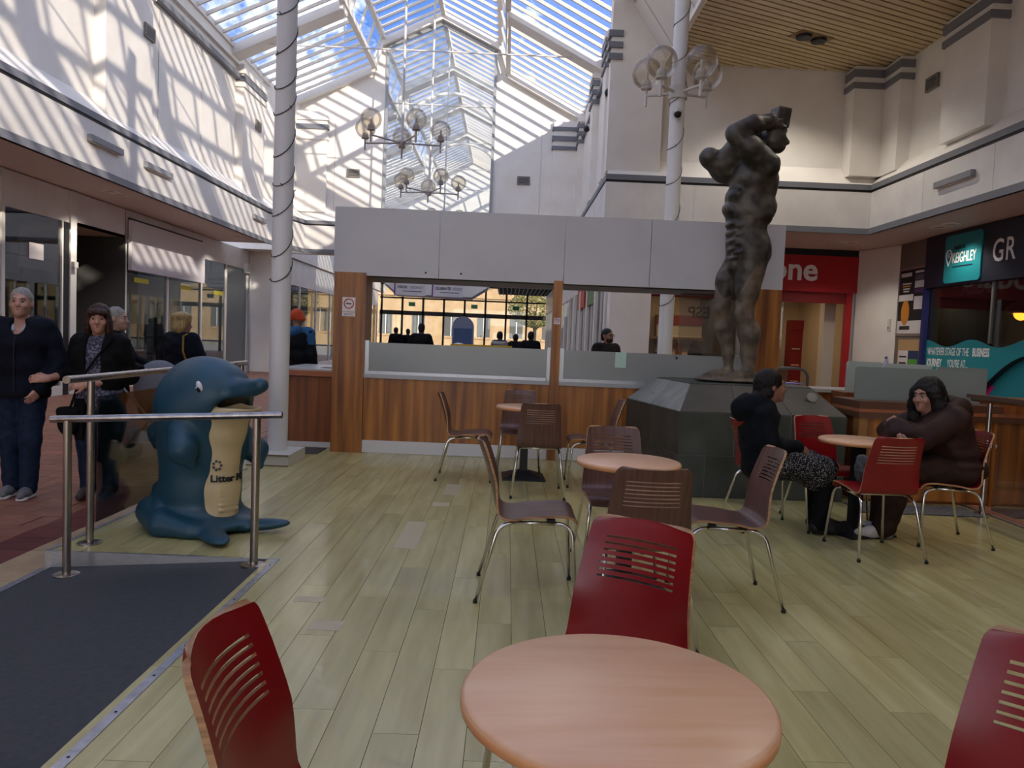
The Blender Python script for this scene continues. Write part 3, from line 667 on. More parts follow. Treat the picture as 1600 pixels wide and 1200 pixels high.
MB().beam((4.30, 7.04, 1.055), (4.36, 3.5, 1.055), .10, .035).build('wood_cap', mat('dark_wood_rail', '#5b4031', .4), rr)
MB().sphere((4.33, 6.77, .62), .028, 12).build('glass_clamp', STEEL, rr, True)
MB().box(3.25, 4.3, 6.72, 7.12, .0005, .008).build
fm = empty('floor_grate', 'diamond pattern metal floor grate at the foot of the wooden booth', 'grate', (0, 0, 0))
gb = MB()
for k in range(-8, 30):
    for d in (1, -1):
        a = Vector((3.22+.05*k, 6.70, .006)); b = Vector((3.22+.05*k+d*.4, 7.08, .006))
        for lim in (3.22, 4.32):
            pass
        t0, t1 = 0., 1.
        dx = b.x-a.x
        for lo_, hi_ in ((3.22, 4.30),):
            ta, tb_ = sorted(((lo_-a.x)/dx, (hi_-a.x)/dx)); t0, t1 = max(t0, ta), min(t1, tb_)
        if t1-t0 > .02: gb.beam(a.lerp(b, t0), a.lerp(b, t1), .007, .006)
gb.build('mesh_bars', mat('galvanised_steel', '#a9aaa8', .4, .7), fm)
MB().box(3.2, 4.32, 6.68, 7.10, .0004, .003).build('backing', BLACKM, fm)

# ================================================================== ORGANIC SHAPES (smooth-blended solids -> one continuous surface)
def cap(a, b, ra, rb=None, k=None): return ('cap', np.array(a, float), np.array(b, float), ra, ra if rb is None else rb, k)
def ell(c, r, rot=None, k=None):
    R = None if rot is None else np.array(Matrix.Rotation(rot[2], 3, 'Z') @ Matrix.Rotation(rot[1], 3, 'Y') @ Matrix.Rotation(rot[0], 3, 'X'))
    return ('ell', np.array(c, float), np.array(r, float), R, None, k)
def chain(pts, rs, k=None): return [cap(pts[i], pts[i+1], rs[i], rs[i+1], k) for i in range(len(pts)-1)]
def _bb(p, infl):
    if p[0] == 'cap': r = max(p[3], p[4])+infl; return np.minimum(p[1], p[2])-r, np.maximum(p[1], p[2])+r
    r = (p[2] if p[3] is None else np.full(3, p[2].max()))+infl; return p[1]-r, p[1]+r
def _eval(p, X, Y, Z):
    if p[0] == 'cap':
        a, b = p[1], p[2]; ba = b-a; L = float(ba@ba) or 1e-9
        px, py, pz = X-a[0], Y-a[1], Z-a[2]
        h = np.clip((px*ba[0]+py*ba[1]+pz*ba[2])/L, 0, 1)
        return np.sqrt((px-ba[0]*h)**2+(py-ba[1]*h)**2+(pz-ba[2]*h)**2)-(p[3]+(p[4]-p[3])*h)
    c, r, R = p[1], p[2], p[3]; px, py, pz = X-c[0], Y-c[1], Z-c[2]
    if R is not None:
        px, py, pz = (R[0, 0]*px+R[1, 0]*py+R[2, 0]*pz, R[0, 1]*px+R[1, 1]*py+R[2, 1]*pz, R[0, 2]*px+R[1, 2]*py+R[2, 2]*pz)
    k0 = np.sqrt((px/r[0])**2+(py/r[1])**2+(pz/r[2])**2); k1 = np.sqrt((px/r[0]**2)**2+(py/r[1]**2)**2+(pz/r[2]**2)**2)
    return k0*(k0-1)/np.maximum(k1, 1e-6)
def sdf_mesh(name, prims, res, mats, k=.03, cut=(), wob=0., wobf=9., seed=0, keep=None, matfn=None):
    """union of prims with blend radius k, minus cut; keep: function(X,Y,Z)->bool-ish field >0 removed; surface nets"""
    lo = np.min([_bb(p, .0)[0] for p in prims], 0)-3*res-wob; hi = np.max([_bb(p, .0)[1] for p in prims], 0)+3*res+wob
    n = np.ceil((hi-lo)/res).astype(int)+1
    ax = [(lo[i]+res*np.arange(n[i])).astype(np.float32) for i in range(3)]
    D = np.full(n, .5, np.float32)
    def slc(p, infl):
        b0, b1 = _bb(p, infl); i0 = np.clip(((b0-lo)/res).astype(int)-1, 0, n); i1 = np.clip(((b1-lo)/res).astype(int)+2, 0, n)
        return tuple(slice(i0[i], i1[i]) for i in range(3))
    for p in prims:
        kk = p[5] if p[5] is not None else k; s = slc(p, kk+2*res)
        X, Y, Z = ax[0][s[0]][:, None, None], ax[1][s[1]][None, :, None], ax[2][s[2]][None, None, :]
        d = _eval(p, X, Y, Z); o = D[s]; h = np.maximum(kk-np.abs(d-o), 0)/max(kk, 1e-6); D[s] = np.minimum(d, o)-h*h*kk*.25
    if wob:
        X, Y, Z = ax[0][:, None, None], ax[1][None, :, None], ax[2][None, None, :]; f = wobf; q = seed*1.7
        D += wob*(np.sin(X*f+2.1*np.sin(Z*f*.7+q)+q)*np.sin(Z*f*1.3+1.7*np.sin(Y*f*.9+q))+.5*np.sin(Y*f*2.1+X*f*1.1+q)*np.sin(Z*f*2.3+Y*f*.5)).astype(np.float32)
    for p in cut:
        kk = p[5] if p[5] is not None else .01; s = slc(p, kk+2*res)
        X, Y, Z = ax[0][s[0]][:, None, None], ax[1][s[1]][None, :, None], ax[2][s[2]][None, None, :]
        d = -_eval(p, X, Y, Z); o = D[s]; h = np.maximum(kk-np.abs(d-o), 0)/max(kk, 1e-6); D[s] = np.maximum(d, o)+h*h*kk*.25
    if keep is not None: D = np.maximum(D, keep(ax[0][:, None, None], ax[1][None, :, None], ax[2][None, None, :]).astype(np.float32))
    sg = D < 0
    c = np.zeros(n-1, np.int8)
    for i in (0, 1):
        for j in (0, 1):
            for l in (0, 1): c += sg[i:n[0]-1+i, j:n[1]-1+j, l:n[2]-1+l]
    cells = np.argwhere((c > 0) & (c < 8)); idx = np.full(n-1, -1, np.int32); idx[tuple(cells.T)] = np.arange(len(cells))
    acc = np.zeros((len(cells), 3)); cnt = np.zeros(len(cells))
    cor = [(i, j, l) for i in (0, 1) for j in (0, 1) for l in (0, 1)]
    V = {q: D[tuple((cells+q).T)] for q in cor}
    for a_ in range(3):
        for q in cor:
            if q[a_]: continue
            q2 = list(q); q2[a_] = 1; q2 = tuple(q2); d0, d1 = V[q], V[q2]; m_ = (d0 < 0) != (d1 < 0)
            t = np.where(m_, d0/np.where(m_, d0-d1, 1), 0); pt = np.tile(np.array(q, float), (len(cells), 1)); pt[:, a_] = t
            acc += pt*m_[:, None]; cnt += m_
    P = lo+res*(cells+acc/cnt[:, None])
    F = []
    for a_ in range(3):
        b_, c_ = (a_+1) % 3, (a_+2) % 3
        s0 = [slice(None)]*3; s1 = [slice(None)]*3; s0[a_] = slice(0, n[a_]-1); s1[a_] = slice(1, n[a_])
        e = np.argwhere(sg[tuple(s0)] != sg[tuple(s1)]); e = e[(e[:, b_] > 0) & (e[:, c_] > 0) & (e[:, b_] < n[b_]-1) & (e[:, c_] < n[c_]-1)]
        ins = sg[tuple(e.T)]
        def at(db, dc):
            q = e.copy(); q[:, b_] -= db; q[:, c_] -= dc; return idx[tuple(q.T)]
        quad = np.stack([at(1, 1), at(0, 1), at(0, 0), at(1, 0)], 1); quad[~ins] = quad[~ins][:, ::-1]; F.append(quad)
    F = np.concatenate(F); F = F[(F >= 0).all(1)]
    me = bpy.data.meshes.new(name); me.vertices.add(len(P)); me.vertices.foreach_set('co', P.astype(np.float32).ravel())
    me.loops.add(len(F)*4); me.loops.foreach_set('vertex_index', F.ravel().astype(np.int32))
    me.polygons.add(len(F)); me.polygons.foreach_set('loop_start', np.arange(0, len(F)*4, 4, dtype=np.int32))
    try: me.polygons.foreach_set('loop_total', np.full(len(F), 4, np.int32))
    except Exception: pass
    ml = mats if isinstance(mats, (list, tuple)) else [mats]
    for x in ml: me.materials.append(x)
    if matfn is not None: me.polygons.foreach_set('material_index', matfn(P[F].mean(1)).astype(np.int32))
    me.polygons.foreach_set('use_smooth', np.ones(len(F), bool)); me.update(calc_edges=True); me.validate(); return me

# ---- dolphin litter bin (local +x = the way it faces)
BLUE = mat('dolphin_blue_plastic', '#184456', .45, col2='#153e50', scale=8)
CREAM = mat('cream_plastic', '#c9b48a', .5, col2='#bfa97f', scale=6)
dol = empty('dolphin_litter_bin', 'blue dolphin shaped litter bin with cream belly beside the handrails', 'litter bin', (-2.08, 5.36, 0), math.radians(-33))
bodyp = [*chain([(-.06, 0, .05), (-.05, 0, .30), (-.04, 0, .58), (-.05, 0, .80)], [.27, .255, .275, .30], .08),
         ell((-.03, 0, .87), (.34, .285, .325), k=.1), ell((.10, 0, .955), (.25, .225, .20), k=.08),
         *chain([(.20, 0, .93), (.42, 0, .99), (.56, 0, 1.03)], [.13, .07, .05], .035),
         ell((-.03, .0, .055), (.40, .36, .075), k=.10),
         # tail wrapped round the foot
         *chain([(-.33, .10, .30), (-.36, -.06, .18), (-.26, -.24, .11), (.0, -.33, .07), (.22, -.27, .05)], [.05, .075, .085, .075, .05], .06),
         *chain([(-.34, .05, .38), (-.30, -.15, .25), (-.1, -.29, .16)], [.03, .045, .03], .03),
         # flukes
         ell((.36, -.20, .035), (.24, .085, .035), (0, 0, -.35), k=.05), ell((.40, .14, .05), (.22, .075, .04), (0, -.1, .55), k=.05),
         # side fins and fin on the back
         *chain([(.08, -.25, .68), (.16, -.29, .58), (.22, -.27, .49)], [.09, .085, .03], .05), *chain([(.0, .27, .66), (.12, .33, .52), (.2, .3, .42)], [.08, .08, .03], .05),
         *chain([(-.32, -.03, .74), (-.42, -.08, .62), (-.44, -.08, .54)], [.11, .075, .04], .05)]
cutm = [ell((.36, 0, .875), (.21, .16, .055), (0, -.22, 0), k=.03)]
me = sdf_mesh('body', bodyp, .011, [BLUE, BLACKP], .05, cutm, keep=lambda X, Y, Z: np.maximum(.002-Z, -1)+0*X+0*Y,
              matfn=lambda c: ((c[:, 0]-.36)**2/.2**2+c[:, 1]**2/.155**2+(c[:, 2]-.875)**2/.075**2 < .93)*1)
put('body', me, dol)
belly = [*chain([(.12, 0, .10), (.14, 0, .30), (.145, 0, .52), (.18, 0, .70)], [.15, .135, .125, .15], .06), ell((.28, 0, .825), (.22, .165, .062), (0, -.22, 0), k=.06), cap((.17, 0, .70), (.22, 0, .80), .14, .13, .06)]
for q in range(5): belly.append(cap((.262, -.07, .16+.035*q), (.262, .07, .16+.035*q), .012, .012, .012))
me = sdf_mesh('belly', belly, .010, CREAM, .04, [ell((.37, 0, .893), (.21, .125, .055), (0, -.22, 0), k=.02)]); put('belly', me, dol)
for s in (-1, 1):
    e = soft(MB().sphere((0, 0, 0), .038, 20, sc=(.8, .5, 1.15)).build('eye', mat('eye_white', '#d9dde0', .25), dol, loc=(.205, s*.205, 1.0), rot=(math.radians(-18*s), 0, math.radians(12*s))))
    soft(MB().sphere((.006, s*.014, -.012), .021, 14, sc=(1, .5, 1)).build('pupil', BLACKP, e)); MB().sphere((.0, s*.024, .004), .005, 8).build('glint', mat('eye_white', '#ffffff'), e)
lt = text('Litter Point', .066, (0, 0, 0), (0, 0, 0), BLACKM, dol, bold=.002, ext=.003)
for v in lt.data.vertices:                      # wrap the print round the belly
    a = -1.0+v.co.x/.137; r_ = .150+v.co.z; v.co = (.143+r_*math.cos(a), r_*math.sin(a), .36+v.co.y)
sw = MB()
for t in range(7):
    a = t/7*2*math.pi; ph_ = -.72+.18*math.cos(a); sw.sphere((.145+.138*math.cos(ph_), .138*math.sin(ph_), .47+.03*math.sin(a)), .011, 6)
sw.build('printed_emblem', mat('print_grey', '#55585a', .6), dol)

# ---- statue: striding bronze figure, arms thrown up over a bowed head, block held high (local x = right in view)
st = empty('statue', 'weathered bronze male nude statue holding a block overhead on the slate plinth', 'statue', (2.42, 8.0, 1.058))
S_ = [  # legs: the one at left set back, the one at right nearer
      *chain([(.0, .05, 1.30), (-.15, .08, 1.06), (-.19, .09, .76), (-.155, .10, .56), (-.085, .10, .28), (-.075, .10, .09)], [.17, .112, .085, .088, .055, .052], .035),
      *chain([(.05, -.04, 1.32), (.015, -.07, .93), (.0, -.08, .68), (.065, -.07, .50), (.085, -.06, .27), (.08, -.06, .08)], [.19, .128, .088, .103, .072, .064], .035),
      ell((-.215, .06, .76), (.062, .075, .085), k=.03), ell((-.06, -.13, .69), (.05, .065, .085), k=.03), ell((.11, -.05, .50), (.075, .085, .15), k=.04),
      # feet with toes
      *chain([(-.07, .10, .07), (-.22, .05, .055), (-.34, .0, .035)], [.062, .055, .038], .03), *chain([(.10, -.06, .065), (-.03, -.12, .06), (-.13, -.17, .038)], [.072, .06, .042], .03),
      *[cap((-.33, -.03+.026*i, .035), (-.40, -.05+.03*i, .022), .021, .015, .012) for i in range(4)], *[cap((-.12, -.21+.028*i, .035), (-.19, -.23+.03*i, .022), .021, .015, .012) for i in range(4)],
      ell((-.08, 0, .012), (.38, .27, .022), k=.02),
      # hips and buttock, belly, chest
      ell((.03, .0, 1.40), (.20, .19, .22), k=.06), ell((.12, .0, 1.36), (.135, .18, .17), k=.05), *chain([(.0, 0, 1.45), (.0, 0, 1.78), (.03, 0, 2.05)], [.19, .21, .21], .08),
      ell((.12, .0, 1.80), (.17, .22, .17), (0, .25, 0), k=.03), ell((.05, 0, 2.08), (.23, .28, .22), (0, -.35, 0), k=.05), ell((.15, .0, 2.02), (.13, .22, .21), k=.04), ell((.06, -.12, 1.72), (.17, .12, .12), (0, .35, 0), k=.02),
      *[ell((-.16+.01*i, -.04, 1.62-.085*i), (.075, .12, .035), (0, -.45, 0), k=.015) for i in range(5)], *[ell((-.10, -.12, 1.60-.09*i), (.07, .07, .032), (0, -.4, .3), k=.015) for i in range(4)],
      ell((-.19, -.03, 1.76), (.085, .13, .07), (0, .6, 0), k=.02), ell((-.15, -.04, 1.90), (.09, .16, .10), (0, .3, 0), k=.03), ell((-.135, -.06, 1.20), (.05, .055, .085), k=.02),
      # near arm: up to the elbow at left, forearm back over the head; far arm a cut stump
      *chain([(.10, -.22, 2.18), (-.10, -.27, 2.33), (-.24, -.27, 2.46)], [.135, .12, .10], .04), *chain([(-.24, -.27, 2.47), (-.06, -.24, 2.57), (.12, -.18, 2.625), (.20, -.13, 2.62)], [.10, .095, .07, .055], .03),
      *chain([(.02, .20, 2.16), (-.22, .16, 2.20), (-.40, .10, 2.31)], [.13, .12, .105], .05), *chain([(-.22, .12, 2.24), (-.12, .0, 2.40), (.02, .0, 2.5)], [.15, .13, .10], .05),
      *chain([(.03, 0, 2.2), (.08, -.02, 2.40)], [.16, .11], .06),
      # head turned to the right, hands on the block
      ell((.20, -.06, 2.49), (.125, .12, .145), (0, .35, 0), k=.03), ell((.25, -.07, 2.405), (.075, .075, .065), k=.02), cap((.29, -.12, 2.50), (.335, -.1, 2.45), .022, .025, .015), ell((.25, -.04, 2.58), (.09, .11, .06), k=.02),
      *[cap((.16+.02*i, -.19, 2.60+.014*i), (.29, -.16+.02*i, 2.575+.028*i), .022, .018, .012) for i in range(4)]]
me = sdf_mesh('figure', S_, .013, [BRONZE, BRONZEP], .05, [], .0035, 19., 3, matfn=lambda c: (c[:, 2] < 1.05+.18*np.sin(c[:, 0]*9)+.08*np.sin(c[:, 1]*17))*1)
put('figure', me, st)
b_ = MB().box(-.075, .075, -.10, .08, -.09, .11).build('held_block', BRONZE, st, loc=(.25, -.06, 2.685), rot=(.1, .08, .2)); bevel(b_, .015, 2)

# ================================================================== PEOPLE
def tf(p, R, c):
    """move a primitive given in head/hand space by rotation R (3x3) and offset c"""
    R = np.array(R); c = np.array(c)
    if p[0] == 'cap': return ('cap', R@p[1]+c, R@p[2]+c, p[3], p[4], p[5])
    R0 = np.eye(3) if p[3] is None else p[3]
    return ('ell', R@p[1]+c, p[2], R@R0, None, p[5])
def rotz(a): return np.array(Matrix.Rotation(math.radians(a), 3, 'Z'))
def rotx(a): return np.array(Matrix.Rotation(math.radians(a), 3, 'X'))
def roty(a): return np.array(Matrix.Rotation(math.radians(a), 3, 'Y'))
HEAD = [ell((0, .012, .032), (.077, .097, .098)), ell((0, -.03, -.045), (.058, .068, .075), k=.04), cap((0, -.07, -.088), (0, -.07, -.09), .024, .024, .03),
        cap((0, -.088, .018), (0, -.109, -.022), .010, .0145, .012), ell((-.012, -.10, -.026), (.009, .010, .008), k=.008), ell((.012, -.10, -.026), (.009, .010, .008), k=.008),
        cap((-.036, -.083, .034), (.036, -.083, .034), .011, .011, .015), ell((-.04, -.07, -.025), (.022, .02, .02), k=.02), ell((.04, -.07, -.025), (.022, .02, .02), k=.02),
        ell((-.08, .012, .0), (.011, .020, .032), k=.01), ell((.08, .012, .0), (.011, .020, .032), k=.01), cap((-.018, -.088, -.052), (.018, -.088, -.052), .008, .008, .008), cap((-.015, -.087, -.062), (.015, -.087, -.062), .008, .008, .008)]
SOCK = [ell((-.032, -.094, .012), (.015, .012, .010), k=.008), ell((.032, -.094, .012), (.015, .012, .010), k=.008)]
def hand(w, d, nrm, side, curl=.5):
    """palm, four unequal bent fingers and a thumb from wrist w, pointing along d, palm facing nrm"""
    w = Vector(w); d = Vector(d).normalized(); nrm = Vector(nrm); nrm = (nrm-d*nrm.dot(d)).normalized(); s = d.cross(nrm)*side
    out = [cap(w, w+d*.03, .026, .028, .02), cap(w+d*.03-s*.018, w+d*.085-s*.026, .018, .015, .015), cap(w+d*.03+s*.016, w+d*.085+s*.022, .018, .015, .015), cap(w+d*.03, w+d*.085, .017, .015, .015)]
    for i, L in enumerate((.068, .078, .072, .056)):
        o = w+d*.085+s*(.029-.0195*i); cur = d.copy(); q = o
        for j, f in enumerate((.45, .32, .23)):
            a = curl*(.5+.5*j); cur = (cur*math.cos(a)+nrm*math.sin(a)).normalized(); e = q+cur*L*f; out.append(cap(q, e, .0092-.001*j, .0086-.001*j, .003)); q = e
    t0 = w+d*.025+s*.026; t1 = t0+(d*.7+s*.6+nrm*.35).normalized()*.042; t2 = t1+(d*.95+s*.05+nrm*.4).normalized()*.034
    return out+[cap(t0, t1, .014, .0105, .01), cap(t1, t2, .0105, .0085, .004)]
def standing(h, **kw):
    k = h/1.75
    J = dict(pel=(0, 0, .95), wai=(0, .0, 1.10), che=(0, .0, 1.30), nec=(0, .01, 1.47), hea=(0, -.015, 1.625),
             shL=(.18, .01, 1.42), elL=(.24, .03, 1.13), wrL=(.25, -.05, .89), shR=(-.18, .01, 1.42), elR=(-.24, .03, 1.13), wrR=(-.25, -.05, .89),
             hiL=(.09, 0, .92), knL=(.10, -.02, .49), anL=(.10, .03, .08), hiR=(-.09, 0, .92), knR=(-.10, -.02, .49), anR=(-.10, .03, .08))
    J = {a: Vector(b)*k for a, b in J.items()}
    for a, b in kw.items(): J[a] = Vector(b)
    return J
def person(label, loc, rz, J, skin, hair, garments, res=.009, look=(0, 0, 0), hands=(), face=True, group=None, hs=1., glasses=False, brows='#4a3a2c', beard=None):
    P = empty('person', label, 'person', loc, math.radians(rz), group)
    SK = mat('skin_'+skin[1:], skin, .5, col2='#%02x%02x%02x' % tuple(max(0, int(int(skin[i:i+2], 16)*.9)) for i in (1, 3, 5)), scale=30)
    Rh = rotz(look[0])@rotx(-look[1])@roty(look[2])*hs; c = np.array(J['hea'])
    pr = [tf(p, Rh, c) for p in HEAD] if face else [tf(p, Rh, c) for p in HEAD[:3]+HEAD[9:11]]
    pr += [cap(J['nec']-Vector((0, 0, .05)), Vector(c)+Vector(Rh@np.array((0, .01, -.05))), .060, .052, .03)]
    pr += chain([J['pel'], J['wai'], J['che'], J['nec']-Vector((0, 0, .04))], [.11, .10, .115, .07], .06)
    for s in 'LR':
        pr += chain([J['che']+Vector((0, 0, .05)), J['sh'+s]], [.08, .05], .04)+chain([J['sh'+s], J['el'+s], J['wr'+s]], [.048, .04, .027], .02)
        pr += chain([J['pel'], J['hi'+s], J['kn'+s], J['an'+s]], [.1, .08, .052, .036], .03)
        a = J['an'+s]; fd = J.get('fo'+s, Vector((0, -1, 0))); pr += [cap(a-Vector((0, 0, .02)), a+fd*.13-Vector((0, 0, .045)), .034, .024, .02)]
    for h in hands: pr += hand(*h)
    put('body', sdf_mesh('body', pr, res, SK, .02, [tf(p, Rh, c) for p in SOCK] if face else []), P)
    if hair:
        hp, hc, hm = hair; put('hair', sdf_mesh('hair', [tf(p, Rh, c) for p in hp], min(res, .009), hm, .025, [tf(p, Rh, c) for p in hc], .0025, 60., 2), P)
    if face:
        for s in (-1, 1):
            q = Vector(c)+Vector(Rh@np.array((s*.032, -.084, .012)))
            e = soft(MB().sphere((0, .003, 0), .0108*hs, 12).build('eye', mat('eyeball', '#8d827a', .3), P, loc=q)); f = Vector(Rh@np.array((0, -.0025, -.001)))
            soft(MB().sphere(f, .0078*hs, 10).build('iris', mat('dark_iris', '#2a1d14', .3), e))
            a, b = [Vector(c)+Vector(Rh@np.array(v)) for v in ((s*.016, -.097, .033), (s*.05, -.083, .036))]
            soft(MB().tube([a, (a+b)/2+Vector((0, -.002, .004)), b], [.004, .005, .003], 6).build('eyebrow', mat('brow_'+brows[1:], brows, .8), P))
        a, b, d = [Vector(c)+Vector(Rh@np.array(v)) for v in ((-.023, -.088, -.057), (0, -.0985, -.057), (.023, -.088, -.057))]
        soft(MB().tube([a, b, d], [.003, .0065, .003], 6).build('lips', mat('lips_'+skin[1:], '#%02x%02x%02x' % (int(int(skin[1:3], 16)*.75), int(int(skin[3:5], 16)*.55), int(int(skin[5:7], 16)*.55)), .4), P))
    if beard: put('beard', sdf_mesh('beard', [tf(p, Rh, c) for p in (ell((0, -.045, -.06), (.064, .062, .062)), )], .008, mat('beard_black', '#17120f', .9), .02, [tf(p, Rh, c) for p in (ell((0, -.09, .0), (.06, .06, .045)), ell((0, .06, 0), (.1, .08, .2)))]), P)
    if glasses:
        g = MB()
        for s in (-1, 1):
            ring = [Vector(c)+Vector(Rh@np.array((s*.034+.025*math.cos(t), -.108, .012+.019*math.sin(t)))) for t in np.linspace(0, 2*math.pi, 15)]; g.tube(ring, .003, 5, caps=False)
            g.tube([Vector(c)+Vector(Rh@np.array((s*.06, -.105, .015))), Vector(c)+Vector(Rh@np.array((s*.083, .01, .015)))], .003, 5)
        g.tube([Vector(c)+Vector(Rh@np.array((-.01, -.11, .014))), Vector(c)+Vector(Rh@np.array((.01, -.11, .014)))], .003, 5); g.build('glasses', BLACKP, P)
    for nm, prims, mm, k, wob, extra in garments: put(nm, sdf_mesh(nm, prims, extra.get('res', res), mm, k, extra.get('cut', ()), wob, extra.get('f', 22.), extra.get('seed', 1), extra.get('keep')), P)
    return P
def V(a, x=0, y=0, z=0): return Vector(a)+Vector((x, y, z))
def jacket(J, big=1., hem=.0, arm=1., hood=False, sleeve=1.):
    g = [ell(V(J['che'], 0, .0, .0), (.205*big, .145*big, .20)), ell(V(J['wai']), (.19*big, .145*big, .16), k=.06), ell(V(J['pel'], 0, 0, -hem*.5), (.195*big, .15*big, .13+hem*.5), k=.06), cap(V(J['shL'], -.03), V(J['shR'], .03), .078*big, .078*big, .05),
         cap(V(J['nec'], 0, .015, -.06), V(J['nec'], 0, .0, -.01), .085, .07, .03)]
    for s in 'LR':
        w = Vector(J['el'+s]).lerp(J['wr'+s], sleeve)
        g += chain([J['sh'+s], J['el'+s], w], [.078*arm, .066*arm, .052*arm], .03)
    if hood: g += chain([V(J['nec'], .07, -.09, -.10), V(J['nec'], .105, .0, -.025), V(J['nec'], .075, .10, -.005), V(J['nec'], 0, .13, -.03), V(J['nec'], -.075, .10, -.005), V(J['nec'], -.105, .0, -.025), V(J['nec'], -.07, -.09, -.10)], [.03, .042, .058, .068, .058, .042, .03], .02)
    return g
def trousers(J, w=1.):
    g = [ell(V(J['pel'], 0, 0, -.02), (.17*w, .13*w, .12))]
    for s in 'LR': g += chain([J['hi'+s], J['kn'+s], V(J['an'+s], 0, 0, .0)], [.098*w, .074*w, .062*w], .04)
    return g
def shoe(J, s, fd=None, L=.17, h=.05):
    a = J['an'+s]; fd = fd or J.get('fo'+s, Vector((0, -1, 0)))
    return [cap(V(a, 0, 0, -.03)-fd*.03, V(a, 0, 0, -.035)+fd*L*.5, h, h*.85, .03), cap(V(a, 0, 0, -.035)+fd*L*.5, V(a, 0, 0, -.045)+fd*L, h*.85, h*.62, .03)]
def shoes_g(J, m, L=.17, boot=0):
    out = []
    for s in 'LR':
        pz = shoe(J, s, L=L); a = J['an'+s]
        if boot: pz += [cap(V(a, 0, .0, 0), Vector(a).lerp(J['kn'+s], boot), .056, .066, .03)]
        out.append(('boot' if boot else 'shoe', pz, m, .02, 0., dict(keep=lambda X, Y, Z, z0=a.z-.078: (z0-Z)+0*X+0*Y)))
    return out
H_SHORT = ([ell((0, .02, .045), (.083, .100, .096)), ell((0, .05, -.01), (.078, .07, .09))], [ell((0, -.115, -.03), (.078, .082, .115), k=.01), ell((0, .0, -.15), (.12, .15, .08), k=.01)])
H_BOB = ([ell((0, .02, .04), (.092, .108, .10)), ell((-.078, -.01, -.06), (.032, .055, .10)), ell((.078, -.01, -.06), (.032, .055, .10)), ell((0, .07, -.06), (.09, .055, .11)), cap((-.05, -.088, .062), (.05, -.088, .062), .026, .026, .03)], [ell((0, -.115, -.045), (.06, .075, .095), k=.01)])
H_LONG = ([ell((0, .02, .042), (.09, .107, .102)), *chain([(-.075, .0, .0), (-.085, .0, -.10), (-.07, .02, -.22)], [.04, .045, .03]), *chain([(.075, .0, .0), (.085, .0, -.10), (.07, .02, -.22)], [.04, .045, .03]), ell((0, .07, -.08), (.09, .05, .14))], [ell((0, -.115, -.035), (.062, .085, .108), k=.01)])
H_WAVY = ([ell((0, .03, .045), (.10, .115, .105)), *chain([(-.08, -.02, .03), (-.105, .0, -.08), (-.10, -.01, -.18), (-.085, -.02, -.27)], [.045, .05, .05, .035]), *chain([(.08, -.02, .03), (.105, .0, -.08), (.10, -.01, -.18), (.085, -.02, -.27)], [.045, .05, .05, .035]), ell((0, .09, -.06), (.11, .06, .15))], [ell((0, -.125, -.035), (.064, .09, .108), k=.01)])
H_TIED = ([ell((0, .03, .04), (.092, .112, .106)), ell((0, .085, -.04), (.07, .06, .11)), *chain([(-.05, .05, -.05), (-.03, .10, -.13)], [.045, .04]), *chain([(.05, .05, -.05), (.03, .10, -.13)], [.045, .04]), ell((0, .13, -.10), (.06, .05, .065))], [ell((0, -.115, -.045), (.09, .085, .12), k=.01), ell((0, -.02, -.13), (.08, .06, .08))])
H_PERM = ([ell((0, .02, .045), (.10, .115, .105)), *[ell((.07*math.cos(t), .03+.08*math.sin(t), .09), (.045, .045, .04)) for t in np.linspace(0, 6.28, 7)], ell((0, .07, -.03), (.09, .06, .09))], [ell((0, -.13, -.04), (.07, .08, .11), k=.01)])
def M_(n, c, c2=None, r=.8, **k):
    if 'hair' in n: k.update(stretch=(1, 1, .12), scale=90, bump=.9); r = .5; c2 = c2 or c; k['spec'] = .25
    elif any(w in n for w in ('jacket', 'coat', 'puffer', 'trousers', 'denim', 'cloth')): k.setdefault('bump', .55); k['spec'] = .15
    return mat(n, c, r, 0, c2, **k)
NAVY = M_('navy_jacket', '#10141f', '#0b0e17', scale=9); DENIM = M_('blue_denim', '#1f2b40', '#172133', scale=25); BLK = M_('black_cloth', '#0a0a0b', '#0f0f10', scale=14); 
# man walking in navy jacket
J = standing(1.76, hea=(0, -.03, 1.63), elL=(.29, .03, 1.13), wrL=(.19, -.17, .93), elR=(-.27, .06, 1.13), wrR=(-.25, -.10, .92), knL=(.09, -.08, .49), anL=(.07, -.05, .085), knR=(-.09, .0, .49), anR=(-.09, .03, .085))
pm = person('grey haired man walking in a navy hooded jacket and jeans', (-4.08, 6.5, MF), 12, J, '#b98a76', (*H_SHORT, M_('grey_hair', '#9b9690', '#7f7a75', scale=60)),
       [('jacket', jacket(J, 1.12, .10, 1.12, True), NAVY, .04, .006, dict(f=15., keep=lambda X, Y, Z: (.845-Z)+0*X+0*Y, cut=[ell(V(J['nec'], 0, -.12, -.01), (.06, .075, .10), k=.015)])), ('trousers', trousers(J, 1.12), DENIM, .035, .004, {}), *[('shoe', *g[1:]) for g in shoes_g(J, M_('grey_suede', '#67676a', '#5a5a5d', scale=40))],
        ('shirt_collar', chain([V(J['nec'], .06, -.05, -.02), V(J['nec'], .035, -.10, -.07)], [.022, .016])+chain([V(J['nec'], -.06, -.05, -.02), V(J['nec'], -.035, -.10, -.07)], [.022, .016])+[cap(V(J['nec'], -.05, .03, -.02), V(J['nec'], .05, .03, -.02), .04)], M_('pale_grey_shirt', '#a8a8ad'), .015, 0, {})],
       look=(6, 4, 0), hands=[((.19, -.17, .93), (-.3, -.5, -.6), (-.8, .4, 0), 1, .5), ((-.25, -.10, .92), (0, -.2, -1), (1, 0, 0), -1, .4)], brows='#6b625a')
